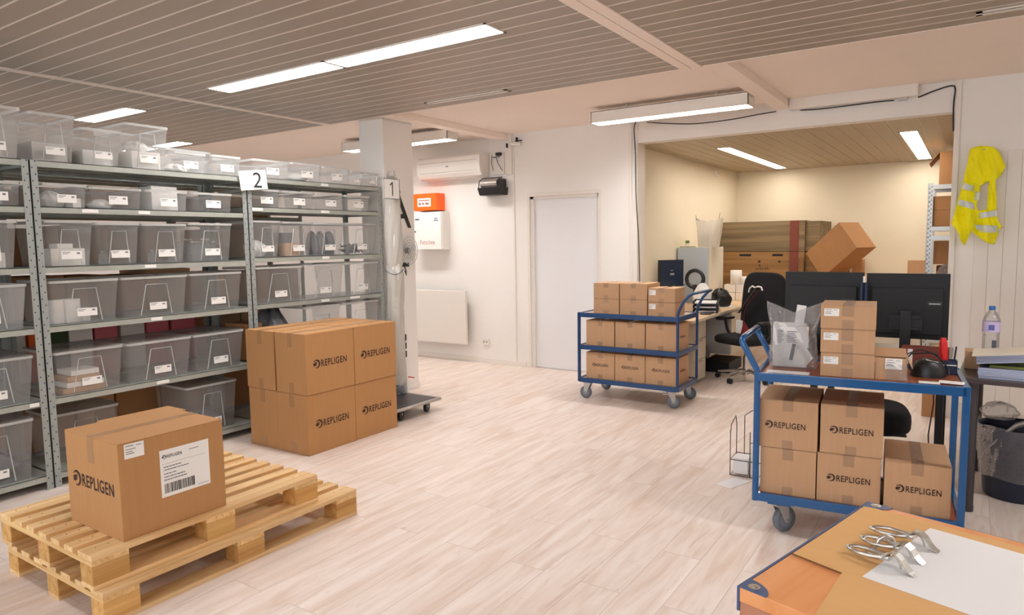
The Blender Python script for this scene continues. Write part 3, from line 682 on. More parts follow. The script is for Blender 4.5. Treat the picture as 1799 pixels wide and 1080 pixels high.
for i, (y, r) in enumerate(((2.02, .048), (2.115, .052), (2.19, .035))):
    tag(P('cream_roll', MB().cyl((0, 0, 0), (0, 0, .155 if i < 2 else .09), r, n=20), 'bag', None, .004, (-4.87, y, 1.023)), ('left one of the cream rolls in the wide bin by the left post', 'middle one of the cream rolls in the wide bin by the left post', 'short roll right of the cream rolls in the wide bin')[i], 'roll', 'cream rolls in a wide bin')
for i in range(4):
    block('flat_box', f'{("lowest", "second lowest", "second highest", "highest")[i]} pale flat box stacked in a wide bin beside the left post', 'box', (-4.9, 2.13+.01*(i % 2), .569+.037*i), (.2, .26-.03*i, .034), 'white' if i % 2 else 'carton', 0, .002, 'pale flat boxes in a wide bin')
def bottle(name, label, c, r, h, m='glass', cap=None, group=None):
    t = T(name, label, 'bottle', c, 0, group)
    P('body', MB().lathe([(r*.9, 0), (r, .05*h), (r, .62*h), (r*.8, .78*h), (r*.36, .88*h), (r*.36, .93*h)], 20), m, t)
    P('cap', MB().lathe([(r*.42, .93*h), (r*.42, h)], 16), cap or 'silver', t)
    return t
k = 0
for i in range(3):
    for j in range(3):
        bottle('clear_bottle', 'one of the shiny clear bottles packed in a bin left of the number 2 post', (-4.85-.085*j, 2.97+.085*i, 1.393), .038, .17 if (i+j) % 2 else .15, 'glass', None, 'bottles in the bin left of the number 2 post')
for i in range(2):
    bottle('small_bottle', ('small clear bottle low in the third bin, third shelf of the middle bay', 'small bottle at the right end of the third bin, third shelf of the middle bay')[i], (-4.85, 2.66+.15*i, 1.393), .03, .09)
bottle('small_bottle', 'small clear bottle low in the second bin, third shelf of the middle bay', (-4.86, 2.33, 1.393), .028, .09)
block('grey_stack', 'grey folded sheets in the tall bin on top beside the left post', 'papers', (-4.97, 2.05, 2.044), (.25, .2, .12), 'silver')
block('white_stack', 'pale packs in the medium bin on top of the middle bay', 'box', (-4.96, 2.33, 2.044), (.24, .18, .1), 'bag')
block('white_stack', 'white packs in the tallest bin on top of the middle bay', 'box', (-4.93, 2.64, 2.044), (.24, .2, .12), 'white')
softbag('white_bag', 'white bag in the tallest bin on top of the middle bay', 'bag', (-4.93, 2.63, 2.164), (.08, .07, .08), seed=11)
softbag('white_bag', 'white bag in the fourth clear bin on top of the middle bay', 'bag', (-4.96, 2.93, 2.044), (.1, .08, .07), seed=12)
softbag('grey_bag', 'white and grey bag in the second bin on top of the right bay', 'bag', (-4.93, 3.99, 2.049), (.12, .1, .07), seed=13)
for i in range(3):
    softbag('grey_bag', 'crumpled grey bag, one of those filling the third bin, third shelf of the right bay', 'bag', (-4.90, 4.132+.098*i, 1.413), (.06, .046, .2), 'greybag', 20+i, 'grey bags in the third bin of the right bay')
mb = MB(); rnd = random.Random(4)
for i in range(150):
    x, y, z = -4.97+.13*rnd.random(), 4.52+.2*rnd.random(), 1.422+.075*rnd.random()
    mb.cyl((x, y, z), (x+.02*rnd.uniform(-1, 1), y+.02*rnd.uniform(-1, 1), z+.012*rnd.random()), .007, n=6)
o = P('dark_fittings', mb, 'greybag'); tag(o, 'heap of small dark grey fittings in the rightmost bin, third shelf of the right bay', 'fittings'); o['kind'] = 'stuff'
softbag('white_bag', 'white cloudy bag in the leftmost bin, third shelf of the right bay', 'bag', (-4.93, 3.57, 1.411), (.1, .08, .13), seed=31)
block('orange_box', 'small pale orange box in the second bin, third shelf of the right bay', 'box', (-4.86, 3.85, 1.411), (.1, .13, .11), 'carton')
block('dark_box', 'dark box in the second bin, third shelf of the right bay', 'box', (-5.02, 3.89, 1.411), (.1, .2, .2), 'greybag')
softbag('black_bag', 'black rubbish bag slumped on the fifth shelf of the right bay', 'bag', (-4.98, 3.72, .57), (.14, .15, .4), 'greybag', 33)
block('brown_box', 'brown box beside the black bag on the fifth shelf of the right bay', 'box', (-5.0, 3.47, .57), (.3, .14, .3), 'carton_dark')
softbag('grey_bag', 'grey bag in the right bottom bin of the middle bay', 'bag', (-4.98, 3.03, .1), (.14, .14, .12), 'greybag', 35)
softbag('grey_bag', 'grey and blue bags in the bottom bin of the left bay', 'bag', (-4.95, 1.62, .1), (.13, .15, .16), 'greybag', 36)
softbag('white_bag', 'white bag in the low bin of the left bay, second shelf down', 'bag', (-4.9, 1.7, 1.763), (.09, .08, .06), seed=37)
block('white_box', 'white boxes in the deep bin of the left bay, third shelf down', 'box', (-4.9, 1.66, 1.393), (.12, .2, .09), 'white')
# colourful packs behind the big bins (fifth shelf down)
for i, (y, w, h, m, lb) in enumerate(((1.98, .16, .30, 'white', 'white pack at the left behind the wide bins of the fifth shelf'), (2.14, .12, .32, 'orange', 'orange pack behind the wide bins of the fifth shelf'), (2.27, .12, .33, 'dgreen', 'dark green pack behind the wide bins of the fifth shelf'),
        (2.42, .16, .32, 'white', 'white pack right of the dark green one, fifth shelf'), (2.6, .16, .31, 'pink', 'pink pack behind the centre wide bin, fifth shelf'), (2.8, .18, .32, 'white', 'white pack behind the centre wide bin, fifth shelf'), (3.0, .18, .33, 'pink', 'pink pack behind the right wide bin of the fifth shelf'), (3.22, .2, .34, 'pink', 'large pink pack by the number 2 post, fifth shelf'))):
    block('product_pack', lb, 'pack', (-5.60, y, .568), (.3, w, h+.08), m, 0, .004, 'packs behind the wide bins')
# brown boxes in the rear shelving
rnd = random.Random(9); rows = ((.09, .40), (.566, .40), (1.02, .31), (1.39, .31), (1.76, .2))
WH = {.09: 'bottom shelf', .566: 'second shelf up', 1.02: 'third shelf up', 1.39: 'fourth shelf up', 1.76: 'fifth shelf up'}
for z, hm in rows:
    y = .5; n = 0
    while y < 4.3:
        w = rnd.uniform(.26, .42)
        if y+w > 4.36: break
        skip = any(y < g < y+w for g in (1.89, 3.388))
        if z == .566 and y+w > 1.85 and y < 3.35: y += .1; continue
        if not skip:
            n += 1; h = hm-rnd.uniform(0, .06)
            block('brown_box', f'plain brown box in the rear shelving, {WH[z]}, number {n} counted from the left', 'box', (-5.57, y+w/2, z+.001), (.4, w-.015, h), 'carton_dark' if rnd.random() < .5 else 'carton', 0, .004, 'brown boxes in the rear shelving')
        y += w if not skip else .06
# ------------------------------------------------------------------ number signs
def sign_mesh(quad_px, num): pass
t = T('number_sign', 'folded white card sign with the number 2 on the post between two bays', 'sign', (-4.735, 3.39, 1.99), math.radians(-12))
P('panel', MB().box(0, .004, 0, .155, -.075, .075), 'card', t, .001, (0.02, -.01, .02), (math.radians(6), 0, 0))
P('side_flap', MB().box(0, .004, -.065, 0, -.075, .075), 'card', t, .001, (0.02, -.01, .02), (math.radians(6), 0, math.radians(4)))
P('number', text_mesh('2', .07, .118, 'black_ink', .0), None, t, 0, (.0255, .068, .026), (PI/2+0, math.radians(0), PI/2))
t = T('number_sign', 'white square sign with the number 1 fixed to the end post of the shelving', 'sign', (-4.262, 4.493, 1.981), 0)
P('panel', MB().box(0, .006, -.095, .105, -.083, .083), 'card', t, .001)
mb = MB()
for a in ((-.095, .105, -.088, -.084), (-.095, .105, .084, .088), (-.095, -.091, -.088, .088), (.101, .105, -.088, .088)): mb.box(.006, .008, *a)
P('border', mb, 'dark', t)
P('number', MB().add([(.0075, .008, -.06), (.0075, .02, -.06), (.0075, .02, .06), (.0075, .012, .06), (.0075, -.018, .034), (.0075, -.018, .024), (.0075, .008, .042)], [(0, 1, 2, 3, 6), (3, 4, 5, 6)]), 'black_ink', t)
P('clip', MB().box(-.03, .0, -.05, .06, .088, .115).cyl((.002, -.02, .102), (.006, -.02, .102), .008).cyl((.002, .03, .102), (.006, .03, .102), .008), 'zinc', t, .002)
P('bracket', MB().box(-.04, 0, -.03, -.02, -.02, .02), 'zinc', t)
P('wall_letter', text_mesh('A', .34, .32, 'black_ink', .004), None, None, 0, (-4.766, 5.14, 1.82), (PI/2, 0, PI/2)); tag(COL.objects[-1], 'big black letter A on the side of the square pillar', 'letter')
# ================================================================== pallets and the labelled box
def pallet(x0, y0, z0, w, l, label, widths, n='pallet'):
    t = T(n, label, 'pallet', (x0+w/2, y0+l/2, z0), 0, 'wooden pallets in a stack of two'); a, b = w/2, l/2
    xs = [-a, -.0725, a-.145]; bw = .1
    for x in (-a, -bw/2, a-bw): P('bottom_board', MB().box(x, x+bw, -b, b, 0, .02), 'pine', t, .002)
    for y in (-b, -.0725, b-.145):
        for x in (-a, -bw/2, a-bw): P('block', MB().box(x, x+bw, y, y+.145, .02, .1), 'pinez', t, .003)
        P('cross_board', MB().box(-a, a, y, y+.145, .1, .122), 'pinex', t, .002)
    gap = (w-sum(widths))/(len(widths)-1); x = -a
    for i, bwid in enumerate(widths):
        mb = MB(); mb.box(x, x+bwid, -b, b, .122, .144)
        for y in (-b+.05, -b+.1, 0, b-.1, b-.05):
            mb.cyl((x+bwid*.35, y, .144), (x+bwid*.35, y, .1446), .003, n=6, mi=1)
        P('deck_board', mb, ['pine', 'hole'], t, 0); x += bwid+gap
    return t
pallet(-3.68, 1.25, 0, .88, 1.35, 'lower wooden pallet lying on the floor, sticking out to the right', [.1, .082, .082, .082, .082, .082, .1])
pallet(-3.70, 1.238, .144, .858, 1.13, 'upper wooden pallet carrying the big cardboard box', [.112, .072, .072, .072, .072, .072, .112])
# big box
t = carton(-3.094, 1.613, .288, .454, .474, .414, 'large cardboard box with white shipping label on the wooden pallets', seam='y', tape='tape', logos=(('-y', .002, .21, .35),), mt='carton_red', drop=.115, droplow=False)
def ship_label(parent, w, d, h):
    LW, LH = .228, .208
    mb = MB(); mb.box(-LW/2, LW/2, -LH/2, LH/2, 0, .0007)
    def bar(x, y, l, hh, m=1): mb.add([(x, y, .0012), (x+l, y, .0012), (x+l, y+hh, .0012), (x, y+hh, .0012)], [(0, 1, 2, 3)], m)
    rnd = random.Random(2); x = -.1
    while x < .035:
        ww = rnd.choice((.0014, .0022, .0036, .005)); bar(x, -.088, ww, .042); x += ww+rnd.choice((.0014, .002, .003))
    bar(-.105, .042, .2, .0008, 2); bar(.02, .078, .045, .0025, 2); bar(.055, -.092, .05, .0015, 2)
    o = P('shipping_label', mb, ['card', 'black_ink', 'greyink'], parent, 0, face_pos('+x', .048, .237, w, d, h), FACE['+x'])
    P('label_logo', logo_mesh(.09, 'black_ink'), None, o, 0, (-.06, .074, .0014))
    rows = ((.026, .07, .0055), (.013, .115, .006), (-.004, .045, .0055), (-.018, .09, .006), (-.031, .1, .006)); mb = MB(); rnd = random.Random(5)
    for y, l, hh in rows:
        x = -.1
        while x < -.1+l:
            ww = rnd.uniform(.003, .014); mb.add([(x, y, .0013), (x+ww, y, .0013), (x+ww, y+hh*.7, .0013), (x, y+hh*.7, .0013)], [(0, 1, 2, 3)]); x += ww+.002
    P('address_lines', mb, 'greyink', o)
ship_label(t, .454, .474, .414)
P('paper_label', small_label(.082, .062), None, t, 0, face_pos('+x', -.17, .375, .454, .474, .414), FACE['+x'])
carton(-3.42, 1.775, .288, .165, .36, .378, 'plain cardboard box standing behind the large labelled box', mt='carton_red', tape=None)
# ------------------------------------------------------------------ stack of cartons in front of the shelving
nm = {(0, 0): 'bottom left', (1, 0): 'bottom right', (0, 1): 'top left', (1, 1): 'top right'}
for k in (0, 1):
    for j in (0, 1):
        for i in (0, 1):       # i=0 front column (towards the room), 1 against the shelving
            jx = (.0, .006, -.005, .004)[(i+2*j+k) % 4]
            lab = (f'printed cardboard box, {nm[(j, k)]} of the four logo boxes facing the room beside the shelving' if i == 0 else
                   f'cardboard box at the {nm[(j, k)].replace("left", "near end").replace("right", "far end")} of the rear column touching the shelving')
            carton(-4.031-.335*i+jx, 3.386+.461*j, .001+.4385*k, .329, .454, .4365, lab, seam='y', logos=(('+x', -.0 if k == 0 else -.005, .215, .315),) if i == 0 else (), group='logo boxes stacked two by two by two', mt='carton_red', tapes=('-',), drop=.1)
# ================================================================== blue trolleys
def caster(t, x, y, r, z, rz, brake=False, plate=True):
    c = bpy.data.objects.new('caster', None); COL.objects.link(c); c.parent = t; c.location = (x, y, 0); c.rotation_euler = (0, 0, rz); c.empty_display_size = .03
    mb = MB(); mb.lathe([(r*.62, -.016), (r*.93, -.017), (r, -.008), (r, .008), (r*.93, .017), (r*.62, .016)], 28, caps=False)
    mb.v = [(a, c_, b_) for a, b_, c_ in mb.v]; mb.v = [(a+.03, b_, c_+r) for a, b_, c_ in mb.v]
    P('tyre', mb, 'rubber', c)
    P('hub', MB().cyl((.03, -.013, r), (.03, .013, r), r*.64, n=24).cyl((.03, -.03, r), (.03, .03, r), .006, n=10), 'hub', c)
    mb = MB()
    for s in (-1, 1):
        y0, y1 = sorted((s*.020, s*.023))
        mb.add([(.018, y0, r-.012), (.042, y0, r-.012), (.042, y1, r-.012), (.018, y1, r-.012), (-.03, y0, z-.006), (.04, y0, z-.006), (.04, y1, z-.006), (-.03, y1, z-.006)], [(0, 1, 2, 3), (7, 6, 5, 4), (0, 4, 5, 1), (1, 5, 6, 2), (2, 6, 7, 3), (3, 7, 4, 0)])
    mb.box(-.035, .045, -.025, .025, z-.01, z-.003); mb.cyl((0, 0, z-.004), (0, 0, z), .028)
    if brake: mb.box(-.07, -.01, -.02, .02, z-.028, z-.018)
    P('fork', mb, 'zinc', c)
def trolley(name, label, loc, rz, L, D, zb, decks, blue, deckm, hside, hz, hout, r=.0625, post=.03, round_=False, wheel_z=None, wins=.06, angs=(0, 0, 0, 0)):
    t = T(name, label, 'trolley', loc, rz, 'blue steel trolleys'); wz = wheel_z or zb; p = post
    for i, z in enumerate(decks):
        mb = MB(); rh = .042; e = .003
        # rim: angle iron around the deck, deck a little below its top
        mb.box(p*.5, L-p*.5, 0, e+.02, z-rh+.004, z+.004); mb.box(p*.5, L-p*.5, D-.023, D, z-rh+.004, z+.004)
        mb.box(0, .023, p*.5, D-p*.5, z-rh+.004, z+.004); mb.box(L-.023, L, p*.5, D-p*.5, z-rh+.004, z+.004)
        P('shelf_rim', mb, blue, t, .002)
        P('deck', MB().box(.022, L-.022, .022, D-.022, z-.018, z-.003), deckm, t, .001)
    top = decks[-1]+.006; z0 = zb
    for (x, y) in ((0, 0), (L, 0), (0, D), (L, D)):
        hs = (x == 0) == (hside < 0)
        if hs: continue
        xx = x-(p if x else 0)*0
        mb = MB(); mb.box(*((0, p) if x == 0 else (L-p, L)), *((0, p) if y == 0 else (D-p, D)), z0, top); P('post', mb, blue, t, .003)
    xh = p/2 if hside < 0 else L-p/2; s = hside
    if round_:
        mb = MB(); pts = [(xh, p/2, z0), (xh, p/2, decks[-1]-.0)]
        dx = hout; h1 = hz-decks[-1]
        side = [(xh, z0), (xh, decks[-1]), (xh+s*.006, decks[-1]+h1*.12), (xh+s*dx*.7, decks[-1]+h1*.62), (xh+s*dx, decks[-1]+h1*.86), (xh+s*dx*.98, decks[-1]+h1*.95)]
    else:
        dx = hout; h1 = hz-decks[-1]
        side = [(xh, z0), (xh, decks[-1]+.02), (xh+s*dx*.10, decks[-1]+h1*.3), (xh+s*dx*.38, decks[-1]+h1*.65), (xh+s*dx*.75, decks[-1]+h1*.9), (xh+s*dx, decks[-1]+h1)]
    a = [(x, p/2, z) for x, z in side]; b = [(x, D-p/2, z) for x, z in side[::-1]]
    xe, ze = side[-1]
    mid = [(xe, p/2+.03, hz), (xe, D-p/2-.03, hz)]
    mb = MB(); mb.tube(a+mid+b, p*.52, 12); P('handle', mb, blue, t)
    k = 0
    for (x, y) in ((wins, .055), (L-wins, .055), (wins, D-.055), (L-wins, D-.055)):
        P('caster_plate', MB().box(x-.055, x+.055, y-.04, y+.04, wz-.012, zb+.004), blue, t, .002)
        caster(t, x, y, r, wz-.012, angs[k], k == 1); k += 1
    return t
trolley('three_tier_trolley', 'blue three-tier trolley loaded with small cardboard boxes near the door', (-3.085, 5.735, 0), 0, .995, .535, .168, (.20, .515, .822), 'blue', 'deck2', 1, 1.035, .13, .058, .024, wins=.09, angs=(PI, .5, PI*.9, .2))
xs = (-3.03, -2.728, -2.425, -2.13); pos = ('left', 'middle', 'right')
for i in range(3):
    w = xs[i+1]-xs[i]-.006; xc = (xs[i]+xs[i+1])/2
    lg = [('-y', 0, .13, .165)]+([('+x', 0, .12, .13)] if i == 2 else [])
    carton(xc, 5.965, .198, w, .33, .248, f'{pos[i]} logo box on the bottom tier of the three-tier trolley', seam='y', tape='ctape', logos=lg, group='boxes on the three-tier trolley', drop=.05)
    carton(xc, 5.965, .513, w-.004, .33, .238, f'{pos[i]} plain fronted box on the middle tier of the three-tier trolley', seam='y', tape='ctape', logos=[('+x', 0, .115, .13)] if i == 2 else (), group='boxes on the three-tier trolley', drop=.05)
for k in range(2):
    hh = (.141, .143)[k]; z = .820+.142*k
    for i, (a, b) in enumerate(((-2.95, -2.685), (-2.68, -2.41))):
        carton((a+b)/2, 5.96, z, b-a-.004, .31, hh, f'{("lower", "upper")[k]} {("leftmost", "middle")[i]} box on top of the three-tier trolley', seam='y', tape='ctape', group='boxes on the three-tier trolley', drop=.04)
    carton(-2.275, 5.93, .820+.126*k, .252, .25, .124, f'{("lower", "upper")[k]} right box with white label on top of the three-tier trolley', seam='y', tape='ctape', labels=(('-y', -.085, .085, .06, .045),), group='boxes on the three-tier trolley', drop=.04)
# near trolley
A2 = math.radians(5.5); O2 = Vector((-.885, 3.51, 0)); U2 = Vector((math.cos(A2), math.sin(A2), 0)); V2 = Vector((-math.sin(A2), math.cos(A2), 0))
def t2(u, v, z): q = O2+U2*u+V2*v; return (q.x, q.y, z)
trolley('two_tier_trolley', 'bright blue two-tier trolley with wooden shelves in the right foreground', t2(0, 0, 0), A2, .915, .52, .165, (.205, .825), 'blue2', 'deck', -1, 1.0, .075, .066, .03, True, wins=.13, angs=(.9, .4, 2.5, .3))
def c2(u0, u1, v0, v1, z, h, label, **k):
    c = t2((u0+u1)/2, (v0+v1)/2, z); return carton(c[0], c[1], z, u1-u0, v1-v0, h, label, rz=A2, tape='ctape', group='boxes on the two-tier trolley', drop=.055, **k)
c2(.034, .295, .04, .43, .203, .237, 'plain cardboard box at the lower left of the two-tier trolley')
c2(.02, .298, .045, .43, .441, .247, 'logo box at the upper left inside the two-tier trolley', logos=(('-y', -.012, .12, .19),))
c2(.3, .578, .04, .43, .203, .243, 'logo box, middle one of the bottom row in the two-tier trolley', logos=(('-y', .0, .125, .19),))
c2(.309, .583, .045, .43, .447, .243, 'logo box on top of the middle one inside the two-tier trolley', logos=(('-y', .0, .12, .19),))
c2(.592, .862, .03, .43, .203, .245, 'logo box alone at the right inside the two-tier trolley', logos=(('-y', .005, .12, .185),))
for i in range(3):
    c2(.300-.002*i, .536-.002*(i % 2), .07, .34, .823+.1175*i, .1165, f'{("lowest", "middle", "topmost")[i]} of three boxes with white labels stacked on the two-tier trolley', labels=(('-y', -.072, .08, .066, .036),), simple=False)
# open box with raised flap, right of the stack
c = t2(.603, .17, .823); t = T('open_box', 'small open cardboard box with white label right of the stacked boxes', 'box', c, A2, 'boxes on the two-tier trolley')
mb = MB(); w, d, h, e = .13, .17, .105, .004
mb.box(-w/2, w/2, -d/2, -d/2+e, 0, h); mb.box(-w/2, w/2, d/2-e, d/2, 0, h); mb.box(-w/2, -w/2+e, -d/2+e, d/2-e, 0, h); mb.box(w/2-e, w/2, -d/2+e, d/2-e, 0, h); mb.box(-w/2+e, w/2-e, -d/2+e, d/2-e, 0, e)
P('body', mb, 'carton', t); P('flap', MB().box(-w/2, w/2, 0, .12, 0, .003), 'carton', t, 0, (0, -d/2+.02, h+.002), (math.radians(12), 0, 0))
P('flap', MB().box(0, .05, -d/2, d/2, 0, .003), 'carton', t, 0, (w/2, 0, h), (0, math.radians(62), 0))
P('paper_label', small_label(.07, .05), None, t, 0, face_pos('-y', .012, .078, w, d, h, .001), FACE['-y'], 'printed white label')
P('film', MB().grid(lambda u, v: (-.02+u*.09, -d/2-.003-.003*math.sin(9*u+7*v), v*.075), 10, 10), 'film', t, label='crumpled clear film over the front')
# ================================================================== things by the pillar
t = T('platform_cart', 'low grey platform cart with black wheels at the foot of the pillar', 'cart', (-4.18, 4.40, 0))
P('deck', MB().box(-.26, .26, -.28, .28, .105, .122), 'silver', t, .004); P('mat', MB().box(-.235, .235, -.255, .255, .122, .125), 'dark', t, .001)
mb = MB(); mb.tube([(-.26, -.28, .112), (.26, -.28, .112), (.262, .28, .112), (-.26, .28, .112)], .014, 8, closed=True); P('rim', mb, 'silver', t)
for x, y in ((.18, -.15), (.18, .19), (-.2, -.15), (-.2, .19)):
    w = P('wheel', MB().cyl((-.014, 0, .05), (.014, 0, .05), .05, n=24).cyl((-.018, 0, .05), (.018, 0, .05), .012, n=12, mi=1), ['black', 'silver'], t, .002, (x, y, 0), (0, 0, .35))
    P('fork', MB().box(-.02, .02, -.02, .02, .09, .106), 'dark', w)
t = T('wrapped_roll', 'tall white roll in milky plastic wrap standing upright on the platform cart', 'roll', (-4.36, 4.61, .126))
P('core', MB().lathe([(.055, 0), (.06, .02), (.062, .6), (.066, 1.1), (.064, 1.8)], 20), 'bag', t)
def fn(u, v):
    a = 2*PI*u; r = .076+.008*math.sin(3*a+9*v)+.005*math.sin(7*a-20*v)-(.012 if abs(v-.62) < .02 else 0); return (r*math.cos(a), r*math.sin(a), .005+1.83*v)
P('wrap', MB().grid(fn, 32, 60), 'wrap', t)
def fn(u, v):
    a = 2*PI*u; r = (.07-.045*v)*(1+.3*math.sin(5*a+8*v)); return (r*math.cos(a), r*math.sin(a), 1.83+.2*v)
P('film_tail', MB().grid(fn, 28, 10), 'film', t)
P('band', MB().tube([(.082*math.cos(a*.35), .082*math.sin(a*.35), 1.12+.02*math.sin(a*.7)) for a in range(18)], .004, 6, closed=True), 'greybag', t)
P('foot_wrap', MB().lathe([(.07, 0), (.078, .03), (.07, .09)], 20), 'greybag', t)
t = T('wrapped_pole', 'thin white pole with black marks leaning between the wrapped roll and the pillar', 'pole', (-4.50, 4.84, 0.001), 0)
P('pole', MB().cyl((.02, 0, 0), (-.03, 0, 1.5), .035, n=16), 'bag', t)
for z in (.42, .5, .58): P('mark', MB().box(.0, .004, -.006, .006, z, z+.06), 'black_ink', t, 0, (.043, 0, 0))
P('strap', MB().box(0, .1, -.003, .003, .0, .008), 'red', t, .001, (.02, .02, .22))
t = T('desk_fan', 'small clear round wire fan head hung on the side of the pillar', 'fan', (-4.70, 5.2, 1.43))
mb = MB()
for r in (.02, .045, .07, .095, .12): mb.tube([(0, r*math.cos(k*.2618), r*math.sin(k*.2618)*1.15) for k in range(24)], .0032, 5, closed=True)
for k in range(16): mb.tube([(0, 0, 0), (.012, .06*math.cos(k*.3927), .066*math.sin(k*.3927)), (0, .12*math.cos(k*.3927), .138*math.sin(k*.3927))], .002, 4)
P('guard', mb, 'zinc', t)
mb = MB()
for k in range(3):
    a = k*2.094; mb.grid(lambda u, v: (-.015+.02*v, (.02+.08*u)*math.cos(a+v*.9), (.02+.08*u)*math.sin(a+v*.9)), 5, 5)
P('blade', mb, 'glass', t); P('motor', MB().cyl((-.05, 0, 0), (-.01, 0, 0), .03), 'dark', t)
P('hook', MB().tube([(-.05, -.05, -.12), (-.03, -.03, -.2), (.0, -.06, -.24), (.01, -.09, -.2)], .006, 8).box(-.07, -.03, -.05, .02, -.16, -.12), 'black', t)
# ================================================================== things on the back wall
yb = YB
t = T('air_conditioner', 'white split air conditioner high on the back wall', 'air conditioner', (-5.38, yb, 2.44))
prof = [(0, .13), (-.17, .13), (-.205, .10), (-.215, .0), (-.20, -.09), (-.16, -.135), (-.05, -.15), (0, -.15)]
mb = MB(); n = len(prof); L = .49
mb.add([(-L, y, z) for y, z in prof]+[(L, y, z) for y, z in prof], [tuple(range(n-1, -1, -1)), tuple(range(n, 2*n))]+[(i, (i+1) % n, n+(i+1) % n, n+i) for i in range(n)])
P('body', mb, 'white', t, .006)
P('flap', MB().box(-L+.04, L-.04, -.205, -.199, -.075, -.07).box(-L+.03, L-.03, -.214, -.21, .045, .05), 'silver', t)
P('badge', MB().box(-.02, .02, -.2165, -.2155, -.012, -.002), 'greyink', t)
t = T('pipe_box', 'white box with exposed cables between air conditioner and dispenser', 'cable box', (-4.77, yb, 2.44))
P('back_plate', MB().box(-.1, .1, -.012, -.001, -.13, .13), 'trim', t, .002); P('terminal', MB().box(-.0, .07, -.05, -.012, .09, .125), 'black', t, .003)
P('wires', MB().tube([(-.06, -.03, .08), (.0, -.035, .07), (.02, -.03, .0), (.08, -.02, -.09)], .004, 6).tube([(-.07, -.025, .1), (-.075, -.025, .0), (-.05, -.025, -.08)], .003, 6).tube([(-.03, -.04, .07), (.06, -.04, .08)], .005, 6), 'greyink', t)
t = T('paper_dispenser', 'silver and black roll dispenser on the wall above left of the door', 'dispenser', (-4.785, yb, 2.15))
P('tray', MB().frust((-.15, .15, -.16, -.002), (-.165, .165, -.185, -.002), -.09, -.0), 'black', t, .006)
P('hood', MB().grid(lambda u, v: (-.13+.24*u, -.09-.09*math.cos(PI*.5*v*1.9-.9), .0+.11*math.sin(v*PI*.5)+.0), 4, 14).cyl((-.13, -.085, .05), (.11, -.085, .05), .052, n=24), 'silver', t)
P('handle', MB().tube([(-.155, -.17, 0), (-.155, -.15, .08), (-.14, -.1, .115), (.14, -.1, .115), (.155, -.15, .08), (.155, -.17, 0)], .006, 8).box(.115, .145, -.15, -.02, 0, .1), 'black', t)
t = T('first_aid_box', 'bright orange box with small label on top of the white wall cabinet', 'box', (-5.79, yb, 1.915))
P('body', MB().box(-.19, .19, -.17, 0, 0, .215), 'orange', t, .01)
o = P('label', MB().box(-.12, .1, -.1725, -.1705, .05, .155), 'card', t); P('print', MB().box(-.1, .08, -.1735, -.1727, .12, .135).box(-.1, -.06, -.1735, -.1727, .07, .1).box(-.04, -.01, -.1735, -.1727, .07, .1).box(.01, .07, -.1735, -.1727, .07, .1), 'redink', o)
t = T('wall_cabinet', 'white wall cabinet with faded lettering below the orange box', 'cabinet', (-5.765, yb, 1.42))
P('body', MB().box(-.235, .235, -.15, 0, 0, .475), 'white', t, .004); dr = P('door', MB().box(-.232, .225, -.165, -.151, .004, .471), 'white', t, .003)
P('lettering', text_mesh('Fatscliee', .24, .055, 'redink', .01), None, dr, 0, (.0, -.166, .095), (PI/2, 0, 0)); P('lock', MB().cyl((-.2, -.172, .23), (-.2, -.165, .23), .01), 'dark', dr)
P('sticker', MB().box(-.2, -.13, -.1662, -.1655, .375, .395).box(.11, .18, -.1662, -.1655, .36, .372).box(.12, .17, -.1662, -.1655, .385, .397), 'greyink', dr)
t = T('radiator', 'flat cream wall heater panel low on the back wall beside the pillar', 'radiator', (-5.72, yb-.012, .225))
P('panel', MB().box(-.52, .50, -.10, -.06, 0, .675), 'trim', t, .008); P('back', MB().box(-.45, .42, -.055, 0, .06, .62), 'silver', t)
t = T('wall_socket', 'small white double socket right of the heater panel', 'socket', (-4.99, yb, .27)); P('plate', MB().box(-.05, .05, -.02, 0, -.04, .04), 'trim', t, .006); P('insert', MB().cyl((-.022, -.021, 0), (-.022, -.019, 0), .015).cyl((.022, -.021, 0), (.022, -.019, 0), .015), 'silver', t)
